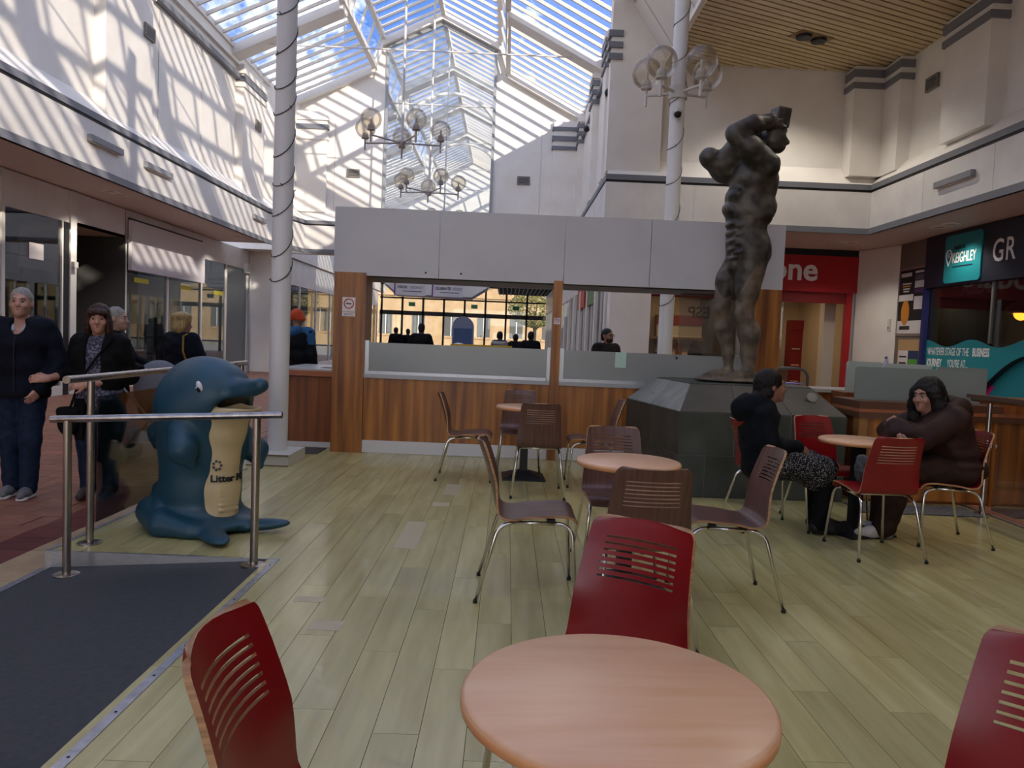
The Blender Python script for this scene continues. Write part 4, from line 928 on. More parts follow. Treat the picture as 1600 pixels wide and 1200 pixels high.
soft(MB().tube([(0, -.15, 1.36), (0, -.172, 1.28), (0, -.168, 1.10), (0, -.166, .90)], .006, 6).build('zip', BLACKP, pm))
for s in 'LR':
    a = J['an'+s]; put('shoe_sole', sdf_mesh('shoe_sole', [cap(V(a, 0, .03, -.072), V(a, 0, -.15, -.072), .05, .042)], .008, M_('white_rubber', '#c9c7c4'), .01, keep=lambda X, Y, Z, z0=a.z: np.maximum(z0-.083-Z, Z-(z0-.058))+0*X+0*Y), pm)
# woman in black cardigan
J = standing(1.63, elR=(-.25, .03, 1.06), wrR=(-.34, -.17, 1.02), elL=(.23, .05, 1.04), wrL=(-.02, -.20, .98), knL=(.09, .0, .46), anL=(.08, .05, .085), knR=(-.08, -.05, .46), anR=(-.07, -.04, .085), hea=(0, -.03, 1.525))
keepc = lambda X, Y, Z: np.where(np.abs(X) < .055+.03*np.clip(1.0-Z, 0, 1), -(Y+.03), -1.)
wb = person('brown haired woman in a black cardigan with bag strap beside the walking man', (-3.47, 6.58, MF), 6, J, '#bb8a74', (*H_BOB, M_('brown_bob_hair', '#3d2519', '#2a1810', scale=50)),
       [('top', jacket(J, .97, .02, .8, False, -.0)[:4], M_('floral_top', '#2b2c3a', '#6d6a7c', scale=55, lo=.5, hi=.56), .05, 0, {}), ('cardigan', jacket(J, 1.12, .42, .98, False, .45), BLK, .04, .004, dict(keep=keepc)), ('trousers', trousers(J, 1.0), M_('dark_denim', '#1c2738', '#151d2b', scale=25), .03, .003, {}),
        *shoes_g(J, M_('brown_leather_boot', '#33231c', '#291b15', .6), boot=.55)], look=(14, -4, 0), hands=[((-.34, -.17, 1.02), (-.9, -.3, .0), (0, .8, -.4), -1, .6), ((-.02, -.20, .98), (-1, -.15, -.1), (0, .7, -.5), 1, .5)])
bagp = put('shoulder_bag', sdf_mesh('shoulder_bag', [ell((-.19, -.15, .66), (.085, .05, .12)), cap((-.25, -.15, .75), (-.13, -.15, .75), .035)], .012, BLK, .04), wb)
MB().tube([(.15, -.10, 1.38), (.05, -.175, 1.22), (-.08, -.19, 1.02), (-.17, -.17, .76)], .011, 6).build('bag_strap', BLK, wb)
# grey haired person behind, pushing the pram
J = standing(1.66, elL=(.24, -.12, 1.1), wrL=(.2, -.36, 1.02), elR=(-.24, -.12, 1.1), wrR=(-.2, -.36, 1.02), hea=(0, -.06, 1.54))
person('person in a black coat pushing the grey pram behind the couple', (-4.28, 8.35, MF), 95, J, '#b08a78', (*H_SHORT, M_('grey_hair', '#9b9690')), [('jacket', jacket(J, 1.15, .25, 1.15), BLK, .04, .004, {}), ('trousers', trousers(J, 1.05), BLK, .03, .003, {}), *shoes_g(J, BLK)], .012, hands=[((.2, -.36, 1.02), (-.5, -.8, 0), (0, 0, -1), 1, .8), ((-.2, -.36, 1.02), (.5, -.8, 0), (0, 0, -1), -1, .8)])
# blonde woman from behind
J = standing(1.64, elL=(.28, -.02, 1.08), wrL=(.2, -.2, 1.0), elR=(-.28, -.02, 1.08), wrR=(-.2, -.2, 1.0))
bw = person('blonde woman in a navy jacket seen from behind with a yellow bag strap', (-3.88, 9.2, MF), 160, J, '#b98d7a', (*H_PERM, M_('blonde_hair', '#b39a6d', '#8f7549', scale=40)), [('jacket', jacket(J, 1.2, .1, 1.15), NAVY, .04, .004, {}), ('trousers', trousers(J, 1.05), BLK, .03, .003, {}), *shoes_g(J, BLK)], .012)
MB().tube([(-.13, .02, 1.42), (-.15, .14, 1.38), (-.17, .165, 1.2), (-.2, .12, 1.05)], .012, 6).build('bag_strap', M_('mustard_strap', '#8a6a24'), bw)
# man in orange beanie from behind
J = standing(1.80)
ob = person('man in an orange beanie and blue topped dark jacket seen from behind', (-2.98, 10.9, MF), 168, J, '#a87c68', None, [('jacket', jacket(J, 1.18, .12, 1.15), M_('charcoal_jacket', '#15171b', '#0f1114', scale=9), .04, .004, {}), ('jacket_yoke', [p for p in jacket(J, 1.2, .0, 1.17, True, 0)][3:], M_('blue_yoke', '#1c527d', '#174669', scale=9), .04, .002, dict(keep=lambda X, Y, Z: (1.30-Z)+0*X+0*Y)), ('trousers', trousers(J, 1.05), BLK, .03, .003, {}), *shoes_g(J, BLK)], .012)
put('beanie', sdf_mesh('beanie', [ell((0, .005, 1.71), (.092, .108, .105)), cap((-.04, 0, 1.65), (.04, 0, 1.65), .085, .085)], .01, M_('orange_knit', '#c8481c', '#b03c14', scale=70), .03, keep=lambda X, Y, Z: (1.645-Z)+0*X+0*Y), ob)
# man with glasses beyond the kiosk
J = standing(1.74)
person('bearded man in glasses and dark jacket seen through the kiosk', (1.68, 13.0, MF), 22, J, '#8a5f4b', (*H_SHORT, M_('black_short_hair', '#1a1512', '#120e0c', scale=60)), [('jacket', jacket(J, 1.15, .1, 1.1, False), M_('brown_black_jacket', '#241d1a', '#1a1513', scale=9), .04, .004, {}), ('fleece_collar', chain([V(J['nec'], -.1, -.03, -.06), V(J['nec'], -.06, -.12, -.10)], [.035, .025])+chain([V(J['nec'], .1, -.03, -.06), V(J['nec'], .06, -.12, -.10)], [.035, .025]), M_('white_fleece', '#b8b2ab'), .02, .002, {}), ('trousers', trousers(J), BLK, .03, 0, {}), *shoes_g(J, BLK)], .011, look=(20, 0, 0), glasses=True, beard=True, brows='#1a1512')

# seated woman in black coat (local -y = forward, turned to face right)
J = dict(pel=(0, .02, .545), wai=(0, .05, .69), che=(0, .06, .84), nec=(0, .03, 1.0), hea=(0, -.03, 1.115), shL=(.145, .05, .91), elL=(.20, .02, .68), wrL=(.05, -.24, .655), shR=(-.145, .05, .91), elR=(-.20, .02, .68), wrR=(-.05, -.24, .655),
         hiL=(.09, -.02, .53), knL=(.10, -.44, .53), anL=(.07, -.47, .085), hiR=(-.09, -.02, .53), knR=(-.10, -.46, .52), anR=(-.12, -.42, .085))
J = {a: Vector(b) for a, b in J.items()}
SKIRT = M_('black_white_print', '#141214', '#8c8785', scale=105, lo=.56, hi=.59, spec=.15)
person('woman in a black hooded coat and patterned skirt sitting sideways', (2.03, 5.93, 0), 90, J, '#8e6350', (*H_TIED, M_('black_hair', '#0f0b09', '#1c1410', scale=60)),
       [('coat', jacket(J, 1.0, .05, 1.0, True)+chain([V(J['nec'], .09, .04, -.03), V(J['nec'], .05, .13, -.05), V(J['nec'], 0, .16, -.07), V(J['nec'], -.05, .13, -.05), V(J['nec'], -.09, .04, -.03)], [.05, .065, .075, .065, .05]), M_('black_coat', '#0b0d11', '#101318', scale=8), .045, .007, dict(f=17.)),
        ('skirt', [ell((0, -.08, .545), (.20, .2, .115)), *chain([J['hiL'], V(J['knL'], 0, .03, -.02)], [.12, .10]), *chain([J['hiR'], V(J['knR'], 0, .03, -.02)], [.12, .10]), cap((-.10, -.40, .50), (.10, -.40, .50), .10), cap((-.1, -.38, .42), (.1, -.38, .42), .09)], SKIRT, .05, .004, {}),
        ('trousers', [p for s in 'LR' for p in chain([J['kn'+s], J['an'+s]], [.078, .066])], BLK, .02, .003, {}), *shoes_g(J, M_('black_shoe', '#0c0c0d', r=.6), L=.18)], .008, look=(2, 3, 0), hands=[((.05, -.24, .655), (-.55, -.8, -.1), (-.3, .2, -.9), 1, .8), ((-.05, -.24, .655), (.55, -.8, -.1), (.3, .2, -.9), -1, .8)], brows='#120d0b')
# seated woman in brown puffer, leaning on the table
J = dict(pel=(0, .03, .555), wai=(0, -.01, .70), che=(0, -.08, .86), nec=(0, -.155, 1.0), hea=(0, -.22, 1.10), shL=(.18, -.10, .93), elL=(.21, -.36, .80), wrL=(.02, -.44, .86), shR=(-.18, -.10, .93), elR=(-.23, -.36, .795), wrR=(.06, -.46, .80),
         hiL=(.10, -.02, .55), knL=(.12, -.42, .54), anL=(.04, -.50, .085), hiR=(-.10, -.02, .55), knR=(-.12, -.42, .54), anR=(-.12, -.44, .085))
J = {a: Vector(b) for a, b in J.items()}
PUFF = M_('brown_puffer', '#38231e', '#2b1a16', .55, scale=8)
rings = [p for i in range(4) for p in [ell((0, .03-.035*i, .60+.085*i), (.25-.012*i, .20-.01*i, .055), k=.03)]]
person('woman in a brown padded coat leaning with folded arms on the table', (3.42, 5.80, 0), -90, J, '#a87862', (*H_WAVY, M_('black_hair', '#15100d')),
       [('padded_coat', jacket(J, 1.22, .02, 1.35, True)+rings+chain([V(J['nec'], .1, .05, -.02), V(J['nec'], .06, .15, .02), V(J['nec'], 0, .19, .0), V(J['nec'], -.06, .15, .02), V(J['nec'], -.1, .05, -.02)], [.055, .08, .09, .08, .055]), PUFF, .03, .008, dict(f=15.)),
        ('trousers', [ell((0, .06, .56), (.22, .19, .13)), *trousers(J, 1.35)[1:]], M_('brown_trousers', '#33221b', '#291b15', scale=9), .05, .006, {}), *shoes_g(J, M_('white_trainer', '#b9b4b0', '#a8a39f', scale=20), L=.19)], .008, look=(24, -8, 0), hands=[((.02, -.44, .86), (-.8, -.1, .5), (0, .5, -.5), 1, .8), ((.06, -.46, .80), (.9, -.1, .2), (0, .5, -.5), -1, .8)], brows='#120d0b')
bk = put('handbag', sdf_mesh('handbag', [ell((0, 0, .13), (.075, .10, .13)), cap((0, -.06, .22), (0, .06, .22), .04)], .012, M_('grey_bag', '#5a5a5c', '#38383a', .5, scale=25), .03, (), .006, 30.), None, (2.60, 5.50, .462), None, (.6, .6, .8)); tag(bk, 'small grey bag on the seat of the empty red chair before the women', 'bag')

# ================================================================== LEFT SHOPS (plane x = -9)
DKGLASS = SHOPGLASS
def shopfront_left(lab, y0, y1, X, bays, fz, posts=(), recess=None):
    """fascia, plinth, frames and panes facing +x between y0 and y1; bays = list of (ya, yb) panes"""
    r = empty('shopfront', lab, 'shop', (X, (y0+y1)/2, MF)); oy = (y0+y1)/2; oz = MF
    L = lambda a, b, c, d, e, f: (a, b, c-oy, d-oy, e-oz, f-oz)
    MB().box(*L(-.1, .0, y0, y1, fz, 4.05)).build('fascia', PANEL, r)
    for ya, yb in bays:
        MB().box(*L(-.03, -.022, ya+.04, yb-.04, .08, fz)).build('pane', DKGLASS, r)
        for a, b in ((ya, ya+.045), (yb-.045, yb)): MB().box(*L(-.06, .01, a, b, MF, fz)).build('window_frame', FRAMEW, r)
        MB().box(*L(-.08, .02, ya+.045, yb-.045, MF, .09)).build('plinth', FRAMEW, r)
    for a, b, mm in posts: MB().box(*L(-.12, .03, a, b, MF, 4.05)).build('post', mm, r)
    return r, L
r, L = shopfront_left('empty shop with white fascia and recessed dark doorway at the far left', 13.72, 18.1, -9., [(13.78, 15.62)], 3.40, [(13.70, 13.78, FRAMEW), (15.84, 16.06, FRAMEW)])
MB().box(*L(-.1, .0, 15.62, 15.84, MF, 3.4)).build('dark_post', BLACKM, r)
MB().prism([(0, 16.06-15.91, 3.4-MF), (-1.3, 16.5-15.91, 3.4-MF), (-1.3, 18.1-15.91, 3.4-MF), (0, 18.1-15.91, 3.4-MF)], (0, 0, .05)).build('recess_ceiling', mat('beige_paint', '#b7ab97', .6), r)
MB().box(*L(-1.34, -1.3, 16.3, 18.1, 2.5, 3.45)).build('recess_header', MATS['beige_paint'], r)
MB().box(*L(-1.33, -1.3, 16.35, 18.05, MF, 2.5)).build('door_glass', DKGLASS, r)
for y in (16.3, 17.2, 18.05): MB().box(*L(-1.36, -1.28, y, y+.05, MF, 2.5)).build('door_frame', BLACKM, r)
MB().box(*L(-.018, -.014, 14.55, 15.0, 2.55, 2.85)).build('taped_notice', mat('white_paper', '#e4dcd8'), r)
MB().box(*L(.03, .1, 15.86, 16.0, 2.5, 2.62)).build('alarm_box', FRAMEW, r)
r, L = shopfront_left('empty shop with blank white hanging sign board on the left', 18.12, 27.0, -9., [(18.16, 20.4), (20.4, 22.62), (22.62, 24.6), (24.6, 26.6)], 3.40, [(26.62, 26.74, ALU)])
MB().box(*L(.04, .12, 18.2, 22.55, 2.66, 3.82)).build('blank_sign_board', mat('lilac_white_board', '#d8d4d8', .5), r)
MB().box(*L(.03, .05, 18.2, 22.55, 3.82, 3.88)).build('sign_shadow_gap', BLACKM, r)
MB().box(*L(.0, .12, 26.2, 26.5, 3.28, 3.6)).build('alarm_box', FRAMEW, r)
for y in (18.6, 21.2, 23.6): MB().box(*L(-.018, -.012, y, y+.75, 2.40, 2.52)).build('yellow_sticker', mat('yellow_film', '#b9b032', .6), r)
shopfront_left('shopfront nearest the viewer on the left, outside the picture', -8.9, 13.68, -9., [(-8.5+2.2*i, -8.5+2.2*(i+1)) for i in range(10)], 3.40)
shopfront_left('dark shopfront down the arcade behind the orange beanie man', 27.3, 47.8, -8.1, [(27.4+2.54*i, 27.4+2.54*(i+1)) for i in range(8)], 3.1, [(27.2, 27.4, WHITE)])
# dim contents of the empty shops
for i, (y, w, h, c) in enumerate(((19.2, .9, 1.9, '#8f8a80'), (21.4, .7, 2.1, '#5d6d84'), (23.3, 1.1, 1.5, '#7b715f'), (25.4, .8, 2.2, '#8b8c87'), (14.6, 1.0, 1.2, '#3f5a46'))):
    b = empty('display_stand', ['pale', 'blue grey', 'brown', 'light grey', 'green'][i]+' display stand inside an empty left shop', 'display stand', (-11.2-.2*(i % 2), y, MF))
    mm = mat('stand_%d' % i, c, .6); MB().box(-.25, .25, -w/2, w/2, 0, .12).build('base', BLACKM, b); MB().box(-.05, .05, -w/2, w/2, .12, h).build('back_board', mm, b)
    for z in (.6, 1.1): MB().box(-.05, .25, -w/2, w/2, z, z+.03).build('shelf', mm, b)
MB().box(-13, -9, 18.1, 18.14, MF, 4.05).build('partition', MATS['shop_interior_dark'], walls[0])
# ================================================================== RIGHT OF THE NAVE
m = MB(); m.box(2.28, 3.2, 17.4, 17.9, MF, 4.08)
struct(m.build('wall_pier', WHITE), 'white pier beside the red phone shop', 'wall')
ar = empty('shopfront', 'row of white framed arcade shopfronts seen through the kiosk', 'shop', (2.3, 22, MF))
MB().box(0, .1, -4.1, 25.8, 3.1, 4.15).build('fascia', PANEL, ar)
for i in range(14):
    y = -4.0+2.12*i; MB().box(-.06, .1, y, y+.28, 0, 3.1).build('pilaster', FRAMEW, ar); MB().box(.02, .03, y+.28, y+2.12, .1, 3.1).build('pane', DKGLASS, ar)
    MB().box(-.02, .06, y+1.2, y+1.26, 0, 3.1).build('window_frame', FRAMEW, ar)
for y, mm, nm in ((-1.6, mat('green_sign', '#2f6b3c', .5), 'green_sign_board'), (1.2, mat('red_sign', '#a8231d', .5), 'red_sign_board')): MB().box(-.05, 0, y, y+2.2, 2.55, 3.25).build(nm, mm, ar)
m = MB(); m.box(6.0, 6.1, 20.2, 49, MF, 4.1); m.box(2.6, 6.0, 26, 26.05, MF, 4.1); struct(m.build('wall_arcade_shop_back', MATS['shop_interior_dark']), 'dark back wall of the arcade shops', 'wall')
# ================================================================== RED PHONE SHOP (front at y = 20.2)
PR = mat('phone_shop_red', '#a5101a', .4); DR = mat('display_dark_red', '#7c1418', .5)
ps = empty('phone_shop', 'red fronted phone shop with white lettering right of the kiosk', 'shop', (0, 20.2, MF))
MB().box(3.25, 9.12, -.12, 0, 3.06, 4.0).build('sign_board', PR, ps)
text('vodafone', .82, (8.0, -.125, 3.36), '-y', mat('sign_white', '#e8e6e4', .4), ps, bold=.018, align='RIGHT', ext=.012)
MB().box(3.25, 9.2, -.08, .05, 4.0, 4.17).build('sign_top', BLACKM, ps)
MB().box(3.25, 8.85, -.03, .03, 2.78, 3.06).build('red_header', DR, ps)
for x0, x1, mm in ((8.82, 8.98, PR), (8.98, 9.14, ALU), (3.25, 3.4, ALU), (6.0, 6.1, ALU)): MB().box(x0, x1, -.06, .08, 0, 3.06).build('door_frame', mm, ps)
for x0, x1 in ((3.4, 6.0), (6.1, 7.2)): MB().box(x0, x1, 0, .01, .1, 2.78).build('pane', CLEAR, ps)
BE = mat('shop_beige_wall', '#b5a083', .7)
MB().box(3.25, 9.2, 4.0, 4.1, 0, 3.2).build('back_wall', BE, ps); MB().box(9.14, 9.3, .05, 4.1, 0, 3.2).build('side_wall', BE, ps); MB().box(3.2, 3.25, .05, 4.1, 0, 3.2).build('side_wall', BE, ps)
MB().box(3.2, 9.3, .05, 4.1, 3.2, 3.3).build('shop_ceiling', mat('shop_ceiling_white', '#cfc8bc', .7), ps)
MB().box(8.5, 8.8, .5, .8, 0, 3.2).build('column_panel', mat('pale_column', '#c9bfae', .6), ps)
for x, w in ((3.7, .55), (4.6, 1.5), (7.35, .5), (8.75, .39)):
    b = MB().box(x, x+w, 3.6, 3.98, .3, 2.45).build('display_panel', DR if w < 1 else mat('shop_white_board', '#b9a98f', .6), ps)
    MB().box(x, x+w, 3.56, 3.6, 2.15, 2.45).build('panel_header', DR, b)
    for q in range(3): MB().box(x+.08, x+w-.08, 3.56, 3.6, .55+.5*q, .58+.5*q+(.25 if w > 1 else .0)).build('panel_strip', mat('warm_white_print', '#d8c3a0', .6), b)
    if w > 1:
        for q in range(3): MB().box(x+.15+.45*q, x+.35+.45*q, 3.54, 3.56, 1.25, 1.6).build('phone_picture', mat('phone_print_%d' % q, ('#3b2f3a', '#8a2a24', '#2c3d3a')[q], .5), b)
MB().box(3.5, 8.2, 3.3, 3.95, 1.70, 1.78).build('wall_rail', mat('brown_rail', '#6f5a48', .6), ps)
for x in (4.4, 7.3): 
    c = empty('shop_counter', ('red and black' if x < 5 else 'brown')+' counter inside the red phone shop', 'counter', (x, 21.8, MF))
    MB().box(-.6, .6, -.3, .3, 0, .95).build('body', BLACKM if x < 5 else mat('brown_counter', '#6a4c38', .5), c); MB().box(-.62, .62, -.32, .32, .95, 1.0).build('top', DR if x < 5 else mat('brown_counter', '#6a4c38'), c)
    MB().box(-.25, .25, -.1, .1, 1.0, 1.32).build('display', BLACKM, c)
lo_ = empty('ceiling_light', 'warm lit ceiling panel inside the red phone shop', 'ceiling light', (6.2, 22.2, 3.06))
MB().box(-1.8, 1.8, -.6, .6, 0, .03).build('diffuser', emit('warm_shop_light', '#ffe2b8', 2.2), lo_); MB().box(-1.85, 1.85, -.65, .65, .02, .04).build('frame', FRAMEW, lo_)
m = MB(); m.prism([(9.14, 20.25, MF), (9.5, 19.6, MF), (9.5, 18.75, MF), (9.44, 18.7, MF), (9.2, 19.6, MF), (9.05, 20.1, MF)], (0, 0, 4.16))
struct(m.build('wall_pier', WHITE), 'white angled pier between the phone shop and notice board', 'wall')
# ================================================================== NOTICE BOARD (x = 9.44)
m = MB(); m.box(9.44, 9.6, 17.35, 18.75, MF, 4.07); struct(m.build('wall_notice', mat('grey_brown_wall', '#6e645c', .6)), 'short grey wall behind the poster frame', 'wall')
nb = empty('notice_board', 'tall framed poster with event notices on the wall', 'notice board', (9.42, 18.05, 1.86))
MB().box(0, .02, -.62, .62, 0, 1.62).build('backing', ALU, nb)
INK = mat('poster_black', '#17161a', .5); PW_ = mat('poster_white', '#cfcaca', .5)
def pbox(y0, y1, z0, z1, mm, nm='printed_area', d=.003): return MB().box(-d, 0, -y1, -y0, z0, z1).build(nm, mm, nb)     # y measured to the right
pbox(-.56, .56, .06, 1.56, INK, 'poster', .002); pbox(-.56, .56, .06, .36, PW_); pbox(-.56, .10, .83, .98, PW_); pbox(.14, .54, .62, .92, PW_); pbox(.14, .54, 1.0, 1.10, mat('poster_purple', '#54305c', .5)); pbox(.14, .54, 1.12, 1.28, PW_); pbox(.14, .5, 1.3, 1.42, mat('poster_grey', '#5a5560', .5))
op = MB(); op.sphere((-.004, .22, .55), .3, 20, sc=(.01, .62, 1)); op.build('orange_shape', mat('poster_orange', '#c9812a', .5), nb)
for q, z in enumerate((1.22, 1.16, 1.10, 1.04)): pbox(-.42+.02*q, -.02-.03*q, z, z+.03, mat('poster_orange', '#c9812a') if q == 1 else PW_, 'text_line', .004)
pbox(-.5, -.02, 1.40, 1.49, PW_, 'printed_heading', .004); pbox(.13, .5, 1.46, 1.51, PW_, 'printed_heading', .004)
pbox(-.44, .02, .15, .24, INK, 'printed_area', .005)
b = empty('poster', 'white and green leaflet posters below the framed notice', 'poster', (9.42, 18.0, .9))
MB().box(0, .015, -.5, .5, 0, .88).build('backing', mat('tan_board', '#b39466', .6), b); MB().box(-.004, 0, .02, .46, .0, .62).build('white_sheet', PW_, b); MB().box(-.004, 0, -.44, .0, .0, .62).build('blue_sheet', mat('poster_navy', '#22335c', .5), b); MB().box(-.007, -.004, -.42, -.02, .05, .42).build('green_area', mat('poster_green', '#4f9a3c', .5), b)
for z in (.1, .2, .3, .45): MB().box(-.006, -.004, .08, .4, z, z+.04).build('text_line', INK, b)
sb = empty('sanitiser_bottle', 'small blue and white sanitiser dispenser on the white pier', 'dispenser', (9.33, 18.86, .98)); soft(MB().lathe([(.06, 0), (.06, .22), (.02, .28), (.02, .32)], n=14).build('bottle', mat('blue_white_plastic', '#9fa6c4', .4), sb)); soft(MB().lathe([(.03, .32), (.03, .37), (0, .38)], n=12).build('pump', mat('blue_cap', '#3a4a8c', .4), sb))
sw_ = empty('wall_switch', 'small white key switch on the white pier', 'switch', (9.36, 18.92, 1.98)); MB().box(0, .06, -.06, .06, 0, .3).build('plate', FRAMEW, sw_); MB().box(-.01, 0, -.02, .02, .06, .1).build('key', BLACKM, sw_)
# ================================================================== NAVY SHOP (x = 9.44 towards the viewer)
NV = mat('navy_sign', '#1b2030', .45); TL = mat('teal_print', '#1b8088', .45); SW = mat('sign_white', '#e8e6e4')
ns = empty('business_shop', 'navy fronted shop with teal badge sign and teal window graphic', 'shop', (9.44, 0, 0))
MB().box(-.1, 0, 4, 17.38, 2.92, 4.05).build('sign_board', NV, ns)
MB().box(-.1, .02, 17.28, 17.40, MF, 2.92).build('corner_post', mat('navy_blue_frame', '#20245c', .5), ns)
# badge with rounded corners
yc, zc_, hw, hh, rc = 15.93, 3.47, .64, .50, .09; poly = []
for cx, cz, a0 in ((1, 1, 0), (-1, 1, 90), (-1, -1, 180), (1, -1, 270)):
    for t in range(0, 91, 15): poly.append((-.13, yc+cx*(hw-rc)+rc*math.cos(math.radians(a0+t)), zc_+cz*(hh-rc)+rc*math.sin(math.radians(a0+t))))
bd = MB().prism(poly, (.03, 0, 0)).build('badge', TL, ns)
text('KEIGHLEY', .30, (-.135, 16.28, 3.38), '-x', SW, bd, bold=.004, sx=.62); text('made in', .15, (-.135, 16.24, 3.66), '-x', NV, bd, bold=.003, sx=.85)
pin = [Vector((-.136, 16.40+.10*math.sin(t), 3.55+.115*math.cos(t))) for t in np.linspace(-2.3, 2.3, 17)]
MB().tube(pin+[Vector((-.136, 16.40, 3.33)), pin[0]], .013, 6, caps=False).build('pin_symbol', SW, bd); text('K', .15, (-.135, 16.445, 3.50), '-x', SW, bd, bold=.003)
MB().box(-.134, -.13, 15.55, 16.25, 3.285, 3.31).build('strapline', NV, bd)
text('GR', .62, (-.105, 14.98, 3.28), '-x', SW, ns, bold=.004, sx=.8, spacing=1.1)
MB().box(0, .01, 4, 17.28, MF+.1, 2.95).build('pane', SHOPGLASS, ns)
for y in (15.0, 12.6, 10.2): MB().box(-.03, .05, y-.03, y+.03, 1.7, 2.95).build('mullion', mat('grey_mullion', '#6c6c66', .5), ns)
MB().box(.02, .06, 16.95, 17.27, MF, 2.92).build('pale_reveal', mat('pale_reveal', '#8c8b78', .6), ns)
text('ABDOV', .42, (.06, 16.2, 2.72), '-x', mat('faded_grey_letters', '#8d857c', .6), ns, bold=.012)
wave = [(-.004, y, 1.66+.13*math.sin((y-16.9)*3.6)*.6+.04) for y in np.linspace(17.27, 9.0, 60)]
gp = MB().prism([(-.004, 9.0, .30), (-.004, 17.27, .30)]+wave, (-.004, 0, 0)).build('window_graphic', TL, ns)
text('WHATEVER STAGE OF THE ', .235, (-.011, 17.2, 1.44), '-x', SW, gp, sx=.54, ext=.001); text('BUSINESS', .235, (-.011, 15.53, 1.44), '-x', SW, gp, sx=.56, bold=.006, ext=.001)
text('JOURNEY', .235, (-.011, 17.2, 1.19), '-x', SW, gp, sx=.58, bold=.006, ext=.001); text("YOU'RE AT...", .235, (-.011, 16.40, 1.19), '-x', SW, gp, sx=.56, ext=.001)
MB().box(-.012, -.004, 9, 17.27, -.05, .30).build('navy_graphic_band', mat('navy_blue_frame', '#20245c'), ns)
bt = MB().box(-.016, -.011, 13.2, 15.2, .05, .42).build('dark_graphic_panel', NV, ns); text('Talk to us today', .17, (-.02, 15.0, .2), '-x', SW, bt, bold=.003, ext=.001)
road = []
for t in np.linspace(0, 1, 24):
    a = math.pi*(1-t) if t > .3 else None
    road.append((-.014, 15.25-2.2*t, .55+.95*math.sin(math.pi*min(1, t*1.25)*.5) if t < .8 else 1.5-1.0*(t-.8)))
rd = MB(); 
for p, q in zip(road[:-1], road[1:]): rd.beam(p, q, .004, .26, (1, 0, 0))
rg = rd.build('road_graphic', NV, ns)
for i in range(1, 22, 3): MB().beam(Vector(road[i])+Vector((-.006, 0, 0)), Vector(road[i+1])+Vector((-.006, 0, 0)), .003, .03, (1, 0, 0)).build('road_dash', SW, rg)
rc_ = MB(); rc_.prism([(-.012, 16.05+.26*math.cos(t), 1.0+.16*math.sin(t)) for t in np.linspace(0, 2*math.pi, 20)[:-1]], (-.004, 0, 0)); rc_.build('red_graphic', mat('graphic_red', '#c0392f', .5), ns)
MB().prism([(-.012, 15.3, .62), (-.012, 14.9, .95), (-.012, 14.75, .85), (-.012, 15.1, .5)], (-.004, 0, 0)).build('pink_graphic', mat('graphic_pink', '#c21f6e', .5), ns)
MB().box(-.012, -.004, 13.6, 13.75, .3, .8).build('yellow_graphic', mat('graphic_yellow', '#d8b92e', .5), ns)
dl = empty('pendant_lamp', 'orange glowing dome lamp inside the navy shop window', 'lamp', (10.4, 15.6, 2.35))
soft(MB().lathe([(.28, -.0), (.26, .1), (.18, .2), (.05, .25), (.02, .3)], n=24).build('shade', mat('amber_shade', '#8a5a1e', .4), dl)); MB().sphere((0, 0, .02), .14, 12, sc=(1, 1, 1.2)).build('bulb', emit('amber_bulb', '#ff9a2a', 6), dl); MB().tube([(0, 0, .3), (0, 0, 1.7)], .01, 6).build('cord', BLACKM, dl)
# ================================================================== WOODEN BOOTH AND ITS SCREENS
bo = empty('booth_counter', 'teak booth counter with orange edge behind the woman in the brown coat', 'counter', (0, 0, 0))
for i in range(3): MB().box(3.42+.4*i, 3.42+.4*(i+1)-.002, 7.2, 7.24, .03, .80).build('front_panel', WOODK, bo)
MB().box(3.34, 3.42, 7.18, 7.3, 0, .93).build('corner_post', mat('light_teak', '#9a6a38', .4), bo); MB().box(4.62, 4.68, 7.18, 7.3, 0, .93).build('corner_post', WOODK, bo)
MB().box(3.38, 4.66, 7.24, 7.75, 0, .80).build('carcass', WOODD, bo)
for z0, z1, mm in ((.80, .855, mat('brown_edge', '#5a3722', .4)), (.855, .885, mat('orange_wood_edge', '#a5603c')), (.885, .955, mat('brown_edge', '#5a3722'))): MB().box(3.33, 4.69, 7.17, 7.78, z0, z1).build('top_layer', mm, bo)
FG = glass('grey_green_frosted', (.8, .85, .82), .04, .88, (.36, .41, .385), .25)
def screen(x0, x1, y, z0, z1, mm, lab):
    poly = []
    rc = .03
    for cx, cz, a0 in ((x1-rc, z1-rc, 0), (x0+rc, z1-rc, 90)):
        for t in range(0, 91, 30): poly.append((cx+rc*math.cos(math.radians(a0+t)), y, cz+rc*math.sin(math.radians(a0+t))))
    poly += [(x0, y, z0), (x1, y, z0)]
    o = MB().prism(poly, (0, .012, 0)).build('glass_screen', mm); tag(o, lab, 'screen', 'frosted screens around the booth'); return o
screen(3.40, 4.63, 7.45, .955, 1.275, FG, 'large grey frosted screen on the front of the booth counter')
FG2 = glass('pale_green_frosted', (.85, .9, .88), .04, .85, (.60, .68, .65), .25)
for i in range(1):
    MB().box(3.9, 6.2, 8.75, 9.15, 0, .95).build('rear_counter', WOODD, bo)
screen(3.95, 4.37, 8.9, .95, 1.31, FG2, 'small pale green screen behind the booth, leftmost'); screen(4.40, 4.95, 8.9, .95, 1.30, FG2, 'small pale green screen behind the booth, middle'); screen(5.0, 5.6, 8.9, .95, 1.285, FG, 'small grey screen behind the booth, rightmost')
sc_ = empty('side_counter', 'low dark counter with pale top between slate plinth and booth', 'counter', (0, 0, 0))
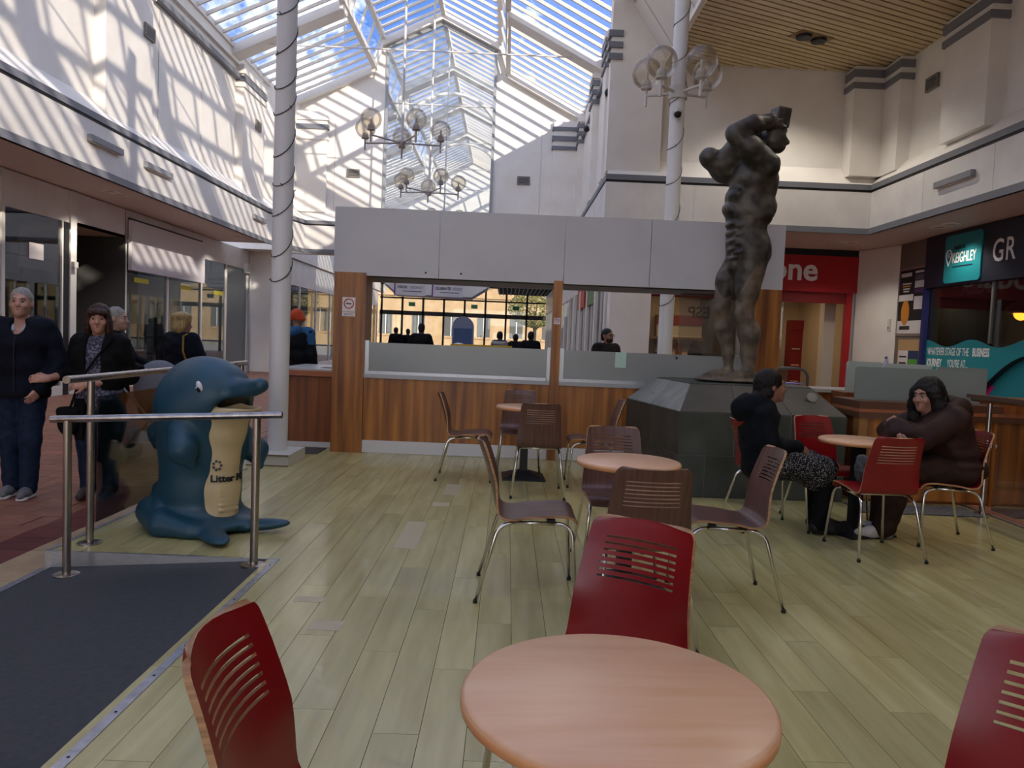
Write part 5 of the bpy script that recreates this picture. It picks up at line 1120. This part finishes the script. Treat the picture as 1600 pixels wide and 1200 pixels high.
MB().box(3.92, 4.9, 9.6, 10.2, 0, .90).build('carcass', WOODD, sc_); MB().box(3.3, 4.95, 9.55, 10.25, .9, .94).build('worktop', mat('pale_worktop', '#b5b0aa'), sc_); MB().box(3.32, 3.92, 9.62, 10.2, 0, .90).build('drawer_unit', mat('dark_brown_unit', '#3a2a22', .5), sc_)
hp = empty('grab_rail', 'curved grey hoop rail behind the slate plinth', 'rail', (3.62, 9.75, .94)); soft(MB().tube([(-.22, 0, 0), (-.22, 0, .12)]+arc((-.22, 0, .12), (-.22, 0, .24), (-.08, 0, .24))+arc((.06, 0, .24), (.22, 0, .24), (.22, 0, .1))+[(.22, 0, 0)], .018, 8).build('hoop', mat('grey_rail', '#5c5d5f', .4, .5), hp))
nw = MB().box(-.16, .16, -.1, .1, 0, .012).build('magazine', mat('purple_magazine', '#8d7fb5', .5), None, loc=(3.0, 8.2, 1.048), rot=(0, 0, .4)); tag(nw, 'folded purple and white magazine on the slate plinth', 'magazine')
# ================================================================== WALL FITTINGS
def wallbar(x, y0, y1, z, lab):
    r = empty('wall_light', lab, 'wall light', (x, (y0+y1)/2, z), 0, 'grey bar lights on the fascia'); l = (y1-y0)/2; s = 1 if x < 0 else -1
    bevel(MB().box(min(0, s*.09), max(0, s*.09), -l, l, -.06, .06).build('housing', mat('grey_bar_paint', '#85868b', .5), r), .006, 1); MB().box(min(0, s*.07), max(0, s*.07), -l*.95, l*.95, -.064, -.06).build('diffuser', PANEL, r)
wallbar(-7.59, 13.88, 15.03, 4.67, 'grey bar light on the left fascia, nearest of three'); wallbar(-7.59, 16.0, 17.2, 4.67, 'grey bar light on the left fascia, second of three'); wallbar(-7.59, 22.7, 23.8, 4.68, 'grey bar light on the left fascia, farthest, by the column'); wallbar(7.99, 13.45, 14.63, 4.61, 'grey bar light on the right fascia above the navy shop')
def lamp(par, z, watts, spread=125, r=.09):
    l = bpy.data.lights.new('added_fill_spot', 'SPOT'); l.energy = watts; l.spot_size = math.radians(spread); l.spot_blend = .6; l.shadow_soft_size = r; l.color = (1, .92, .80)  # warm spot added to brighten the lower floor; the fittings themselves look unlit
    o = bpy.data.objects.new('added_fill_spot', l); COL.objects.link(o); o.parent = par; o.location = (0, 0, z)
def downlights(x, y, z, lab, ax='y', d=.36, mm=None, watts=95):
    r = empty('downlight_pair', lab, 'downlight', (x, y, z), 0, 'twin recessed downlights')
    for s in (-.5, .5):
        o = soft(MB().lathe([(.17, .0), (.175, -.02), (.13, -.03), (.125, -.012), (.0, -.006)], n=24).build('bezel', mm or mat('bezel_cream', '#efe8df', .4), r, loc=(s*d if ax == 'x' else 0, s*d if ax == 'y' else 0, 0))); soft(MB().lathe([(.12, -.012), (.08, -.016), (0, -.018)], n=16).build('reflector', mm or mat('bezel_brown', '#8f7c68', .3), o))
    lamp(r, -.06, watts)
for y in (-5.4, 1.7, 8.8):  # unseen soffit pairs, added only for their light
    w_ = {-5.4: 'behind the viewer', 1.7: 'level with the nearest table', 8.8: 'level with the kiosk front'}[y]
    downlights(-8.15, y, 4.072, 'added twin downlights in the left soffit, '+w_+', outside the picture'); downlights(8.75, y, 4.072, 'added twin downlights in the right soffit, '+w_+', outside the picture')
downlights(-8.15, 15.98, 4.072, 'twin downlights in the left soffit, nearest'); downlights(-8.16, 23.1, 4.072, 'twin downlights in the left soffit, farther, by the column'); downlights(8.75, 15.66, 4.072, 'twin downlights in the right soffit above the teal badge', d=.44, watts=50); downlights(8.0, 18.6, 4.072, 'twin downlights in the soffit before the red phone shop', 'x', watts=45)
dp = empty('downlight_pair', 'dark twin downlights on a plate in the slatted ceiling', 'downlight', (5.9, 15.9, 7.75), math.radians(24)); MB().box(-.42, .42, -.2, .2, -.01, .01).build('plate', mat('brass_plate', '#8a6f45', .4, .3), dp)
lamp(dp, -.1, 140)
for s in (-.2, .2): soft(MB().lathe([(.16, -.012), (.15, -.06), (.10, -.05), (0, -.03)], n=20).build('lamp', BLACKM, dp, loc=(s, 0, 0)))
for y in (9.0, 2.2, -4.6):  # unseen copies of the ceiling pair, added as extra fill light
    d2 = copy_tree(dp); d2.location = (5.9, y, 7.75); d2['label'] = 'added twin downlights in the slatted ceiling, outside the picture, '+{9.0: 'level with the kiosk', 2.2: 'level with the nearest table', -4.6: 'behind the viewer'}[y]; d2['group'] = 'added ceiling downlights'
def wallbox(loc, ax, lab, c='#77736e'):
    r = empty('wall_speaker', lab, 'speaker', loc); a, b = (.03, .22) if ax == 'x' else (.22, .03)
    MB().box(-a, a, -b, b, -.14, .14).build('housing', mat('speaker_grey', c, .5), r)
    for q in range(4): MB().box(-a*1.1-.004 if ax == 'x' else -a*.8, a*1.1+.004 if ax == 'x' else a*.8, -b*.8 if ax == 'x' else -b*1.1-.004, b*.8 if ax == 'x' else b*1.1+.004, -.09+.05*q, -.075+.05*q).build('grille_slot', BLACKM, r)
wallbox((-7.76, 16.9-.35, 7.5), 'x', 'small grey speaker box on the left wall, nearest'); wallbox((-7.76, 23.6, 7.5), 'x', 'small grey speaker box on the left wall near the column'); wallbox((-5.55, 26.9, 6.89), 'y', 'small speaker box on the gable wall left of the opening', '#4a4a4a'); wallbox((.33, 26.9, 6.89), 'y', 'small speaker box on the gable wall right of the opening', '#4a4a4a'); wallbox((8.37, 15.8, 6.92), 'x', 'dark speaker box on the upper right wall', '#3a3a38')
for y, z, t in ((18.85, 7.42, 'nearer'), (24.2, 8.0, 'farther')):
    r = empty('security_camera', t+' small black camera high on the wall beside the glass roof', 'camera', (2.27, y, z)); soft(MB().sphere((-.08, 0, 0), .10, 14).build('dome', BLACKP, r)); MB().box(-.06, .03, -.07, .07, .0, .14).build('bracket', FRAMEW, r)
# ================================================================== FAR END: ENTRANCE, STREET
FR = mat('dark_door_frame', '#15140f', .5)
MB().box(-8, 2.4, 39.9, 40.15, 5.05, 5.25).build('banner_beam', WHITE, roof); MB().box(-8, 2.4, 42.0, 42.3, 4.88, 5.15).build('bulkhead_beam', WHITE, roof)
en = empty('entrance_glazing', 'dark framed glass entrance doors at the far end of the mall', 'entrance', (0, 48, MF))
for i in range(9): MB().box(-7.9+1.29*i-.06, -7.9+1.29*i+.06, -.08, .08, 0, 4.75).build('mullion', FR, en)
for z, h in ((2.75, .26), (3.75, .09), (4.6, .15)): MB().box(-8, 2.5, -.08, .08, z, z+h).build('transom', FR, en)
for i in range(8): MB().box(-7.84+1.29*i, -6.67+1.29*i, -.01, 0, .05, 2.75).build('pane', CLEAR, en); MB().box(-7.84+1.29*i, -6.67+1.29*i, -.01, 0, 3.0, 4.6).build('pane', CLEAR, en)
for i in (1, 4, 6): MB().box(-7.5+1.29*i, -7.1+1.29*i, -.12, -.09, 3.3, 3.55).build('exit_sign', mat('exit_green', '#2f7a4a', .5), en)
bk = empty('bulkhead', 'white bulkhead with grey rim above the far entrance', 'bulkhead', (0, 42, 0))
oct_ = [(-7.1, 0, 4.9), (-6.75, 0, 4.05), (-6.1, 0, 3.5), (-2.05, 0, 3.45), (-1.2, 0, 4.0), (-.7, 0, 4.9)]
MB().prism(oct_, (0, .3, 0)).build('board', WHITE, bk)
for a, b in zip(oct_[:-1], oct_[1:]): MB().beam(Vector(a)+Vector((0, -.02, .1)), Vector(b)+Vector((0, -.02, .1)), .06, .24, (0, 1, 0)).build('rim', GREYBAND, bk)
for x, s1, s2 in ((-5.15, 'VISION', 'KEIGHLEY'), (-3.2, 'CELEBRATE', 'KEIGHLEY')):
    b = empty('hanging_banner', 'white hanging banner reading '+s1+', seen through the kiosk', 'banner', (x, 40, 3.45)); MB().box(-.75, .8, 0, .03, 0, .8).build('board', mat('banner_white', '#d8d4d4', .5), b); MB().tube([(-.6, .015, .8), (-.6, .015, 1.6)], .012, 5).build('hanger', FR, b); MB().tube([(.6, .015, .8), (.6, .015, 1.6)], .012, 5).build('hanger', FR, b); MB().box(-.82, -.75, -.005, .035, 0, .8).build('purple_edge', mat('banner_purple', '#7a2a86', .5), b)
    text(s1, .2, (-.66, -.006, .36), '-y', BLACKM, b, bold=.004, sx=.8); text(s2, .2, (.02 if s1 == 'VISION' else .26, -.006, .36), '-y', mat('poster_grey', '#5a5560'), b, sx=.55 if s1 != 'VISION' else .75); MB().box(-.4, .6, -.006, 0, .2, .24).build('text_line', mat('poster_grey', '#5a5560'), b)
cg = empty('ceiling_grid', 'dark open grid ceiling near the far entrance', 'ceiling grid', (0, 0, 0))
for i in range(14): MB().box(-.6+.225*i, -.55+.225*i, 38, 47.8, 4.1, 4.25).build('grid_bar', FR, cg)
for i in range(10): MB().box(-.65, 2.4, 38+i, 38.06+i, 4.1, 4.25).build('grid_bar', FR, cg)
SAND = mat('sunlit_sandstone', '#b59874', .8, col2='#a38561', scale=.9)
bd_ = empty('sandstone_building', 'sunlit sandstone building across the street outside', 'building', (0, 92, MF))
MB().box(-40, 30, 0, 8, 0, 14).build('facade', SAND, bd_); MB().box(-40, 30, -.3, 0, 6.2, 6.6).build('string_course', SAND, bd_); MB().box(-40, 30, -.5, 0, 13.2, 14).build('cornice', SAND, bd_)
wm_ = MB().box(-.75, .75, -.1, .1, 0, 2.6).mesh('window', mat('far_window', '#4f4f4d', .3)); wf = MB().box(-.9, .9, -.16, -.02, -.25, 0).mesh('window_sill', SAND); wp_ = MB().box(-.05, .05, -.14, -.08, 0, 2.6).mesh('glazing_bar', FRAMEW)
for i in range(18):
    for z in (1.6, 7.6):
        w = put('window', wm_, bd_, (-38+3.9*i, 0, z)); put('window_sill', wf, w); put('glazing_bar', wp_, w)
# street tree
tr = empty('street_tree', 'autumn tree outside the far entrance', 'tree', (2.2, 66, MF)); tk = MB().tube([(0, 0, 0), (.1, 0, 2.2), (0, .1, 4)], [.2, .16, .1], 8)
for a in range(6): tk.tube([(.05, 0, 2.2+.2*a), (1.1*math.cos(a*1.9), 1.1*math.sin(a*1.9), 3.6+.25*a)], [.07, .03], 6)
tk.build('trunk', mat('bark', '#2f261d', .9), tr); lf = MB()
for q in range(2600):
    t = rng.uniform(0, 6.28); u = rng.uniform(-1, 1); rr_ = 2.3*rng.uniform(.35, 1)**.5; c = Vector((rr_*math.cos(t)*math.sqrt(1-u*u), rr_*math.sin(t)*math.sqrt(1-u*u), 4.2+1.6*u)); a = Vector(rng.normal(size=3)).normalized()*.11; b = a.orthogonal().normalized()*.07
    lf.add([c-a, c+b, c+a, c-b], [(0, 1, 2, 3)])
stuff(lf.build('foliage', mat('olive_leaf', '#5f6a34', .7, col2='#7a6a2c', scale=2), tr))
# things on the mall floor beyond the kiosk
bb = empty('advert_display', 'blue arch topped advertising display standing in the far mall', 'display', (-1.75, 30, MF)); pts = [(-.42, 0, 0), (.42, 0, 0), (.42, 0, 1.9)]+[(.42*math.cos(t), 0, 1.9+.42*math.sin(t)) for t in np.linspace(.2, math.pi-.2, 9)]+[(-.42, 0, 1.9)]
MB().prism(pts, (0, .25, 0)).build('body', mat('pale_blue_board', '#8a99b5', .5), bb); MB().box(-.36, .36, -.02, 0, .3, 1.85).build('blue_panel', mat('deep_blue_print', '#3f5f92', .4), bb)
for i, x in enumerate((-.86, -.22)):
    yb = empty('barrier_board', ('left' if i == 0 else 'right')+' yellow framed barrier board behind the kiosk screen', 'barrier', (x, 16, MF)); MB().box(-.3, .3, 0, .03, .35, 1.30).build('board', mat('pale_board', '#c9c6b4', .6), yb)
    for b in ((-.32, .32, -.01, .04, 1.30, 1.36), (-.32, -.29, -.01, .04, 0, 1.3), (.29, .32, -.01, .04, 0, 1.3)): MB().box(*b).build('yellow_frame', mat('barrier_yellow', '#c9a51d', .5), yb)
kr = empty('coin_ride', 'white rounded children ride with a black round window beyond the kiosk', 'ride', (-1.15, 18.2, MF)); put('shell', sdf_mesh('shell', [ell((0, 0, .95), (.33, .45, .42)), cap((0, 0, .1), (0, 0, .6), .28, .25)], .03, mat('ride_white', '#c8c6c4', .4), .1), kr); soft(MB().sphere((0, -.42, 1.08), .13, 14, sc=(1, .4, 1)).build('round_window', BLACKP, kr))
cw = empty('wet_floor_sign', 'yellow folding floor sign by the far shop windows', 'sign', (-6.6, 22.2, MF)); MB().prism([(-.15, -.12, 0), (.15, -.12, 0), (.10, -.01, 1.55), (-.10, -.01, 1.55)], (0, .015, 0)).build('front_leaf', mat('barrier_yellow', '#c9a51d'), cw); MB().prism([(-.15, .14, 0), (.15, .14, 0), (.10, .01, 1.55), (-.10, .01, 1.55)], (0, .015, 0)).build('rear_leaf', mat('barrier_yellow', '#c9a51d'), cw)
# shoppers in the distance
def far_person(lab, x, y, rz, h, m1, m2, res=.02, **kw):
    J = standing(h, **kw); person(lab, (x, y, MF), rz, J, '#6f5140', (*H_SHORT, M_('black_short_hair', '#1a1512')), [('jacket', jacket(J, 1.2, .15, 1.15), m1, .04, .003, {}), ('trousers', trousers(J, 1.05), m2, .03, 0, {}), *shoes_g(J, BLK)], res, face=False)
far_person('man in a black coat walking away, seen through the left kiosk window', -2.13, 19, 175, 1.80, BLK, BLK, .016, elL=(.31, .0, 1.14), wrL=(.38, .05, .9), elR=(-.29, 0, 1.14), wrR=(-.31, -.02, .9))
far_person('taller of two distant dark figures at the far left of the kiosk window', -4.35, 30, 160, 1.78, BLK, BLK); far_person('slimmer of two distant dark figures at the far left of the kiosk window', -3.95, 30.5, 200, 1.74, M_('charcoal_jacket', '#15171b'), BLK)
far_person('heavy person in black beside the kiosk middle post', .62, 20.5, 170, 1.72, BLK, BLK, .016); far_person('person in a striped top beyond the yellow barrier boards', -.22, 22, 150, 1.70, M_('striped_top', '#2c2c30', '#a5a09a', scale=1.2, stretch=(.1, .1, 14), lo=.48, hi=.52), BLK, .016); far_person('person in a dark coat between striped top and heavy person', .25, 24, 190, 1.66, M_('charcoal_jacket', '#15171b'), BLK)
far_person('shop assistant in black inside the red phone shop', 5.15, 21.0, 40, 1.68, BLK, BLK, .016)
# ---- grey pram beside the couple
pg = empty('pram', 'grey hooded pram with folded frame behind the black cardigan woman', 'pram', (-3.78, 8.35, MF), math.radians(95))
FRM = mat('pram_frame_grey', '#8b8b8d', .35, .6)
for s in (-.2, .2):
    soft(MB().tube([(s, .42, .98), (s, .30, .85), (s, -.32, .12)], .013, 8).build('frame_tube', FRM, pg)); soft(MB().tube([(s, .32, .12), (s, -.1, .6)], .013, 8).build('frame_tube', FRM, pg))
    for y in (.32, -.32):
        for d in (-.035, .035): soft(MB().tube([(s+d-.012, y, .09), (s+d+.012, y, .09)], .085, 16).build('wheel', mat('pram_wheel', '#3a352d', .6), pg))
put('hood', sdf_mesh('hood', [ell((0, -.02, .82), (.21, .26, .30))], .014, mat('pram_hood_grey', '#6d6f74', .8), .02, [ell((0, -.16, .74), (.185, .26, .27), k=.01)]), pg); put('seat', sdf_mesh('seat', [ell((0, .05, .60), (.18, .14, .12)), ell((0, -.15, .52), (.17, .16, .06))], .014, mat('pram_seat_black', '#1a1a1c', .8), .05), pg)
bevel(MB().box(-.19, .19, -.1, .25, .25, .38).build('basket', mat('pram_basket', '#a8a6a4', .7), pg), .03, 2); soft(MB().tube([(-.2, .42, .98), (0, .46, 1.0), (.2, .42, .98)], .016, 8).build('handle', BLACKP, pg))
put('blanket', sdf_mesh('blanket', [ell((0, -.1, .62), (.15, .14, .06))], .014, mat('pram_blanket', '#6b3a4a', .9, col2='#3a5a8a', scale=14, lo=.48, hi=.52), .02, (), .008, 30.), pg)
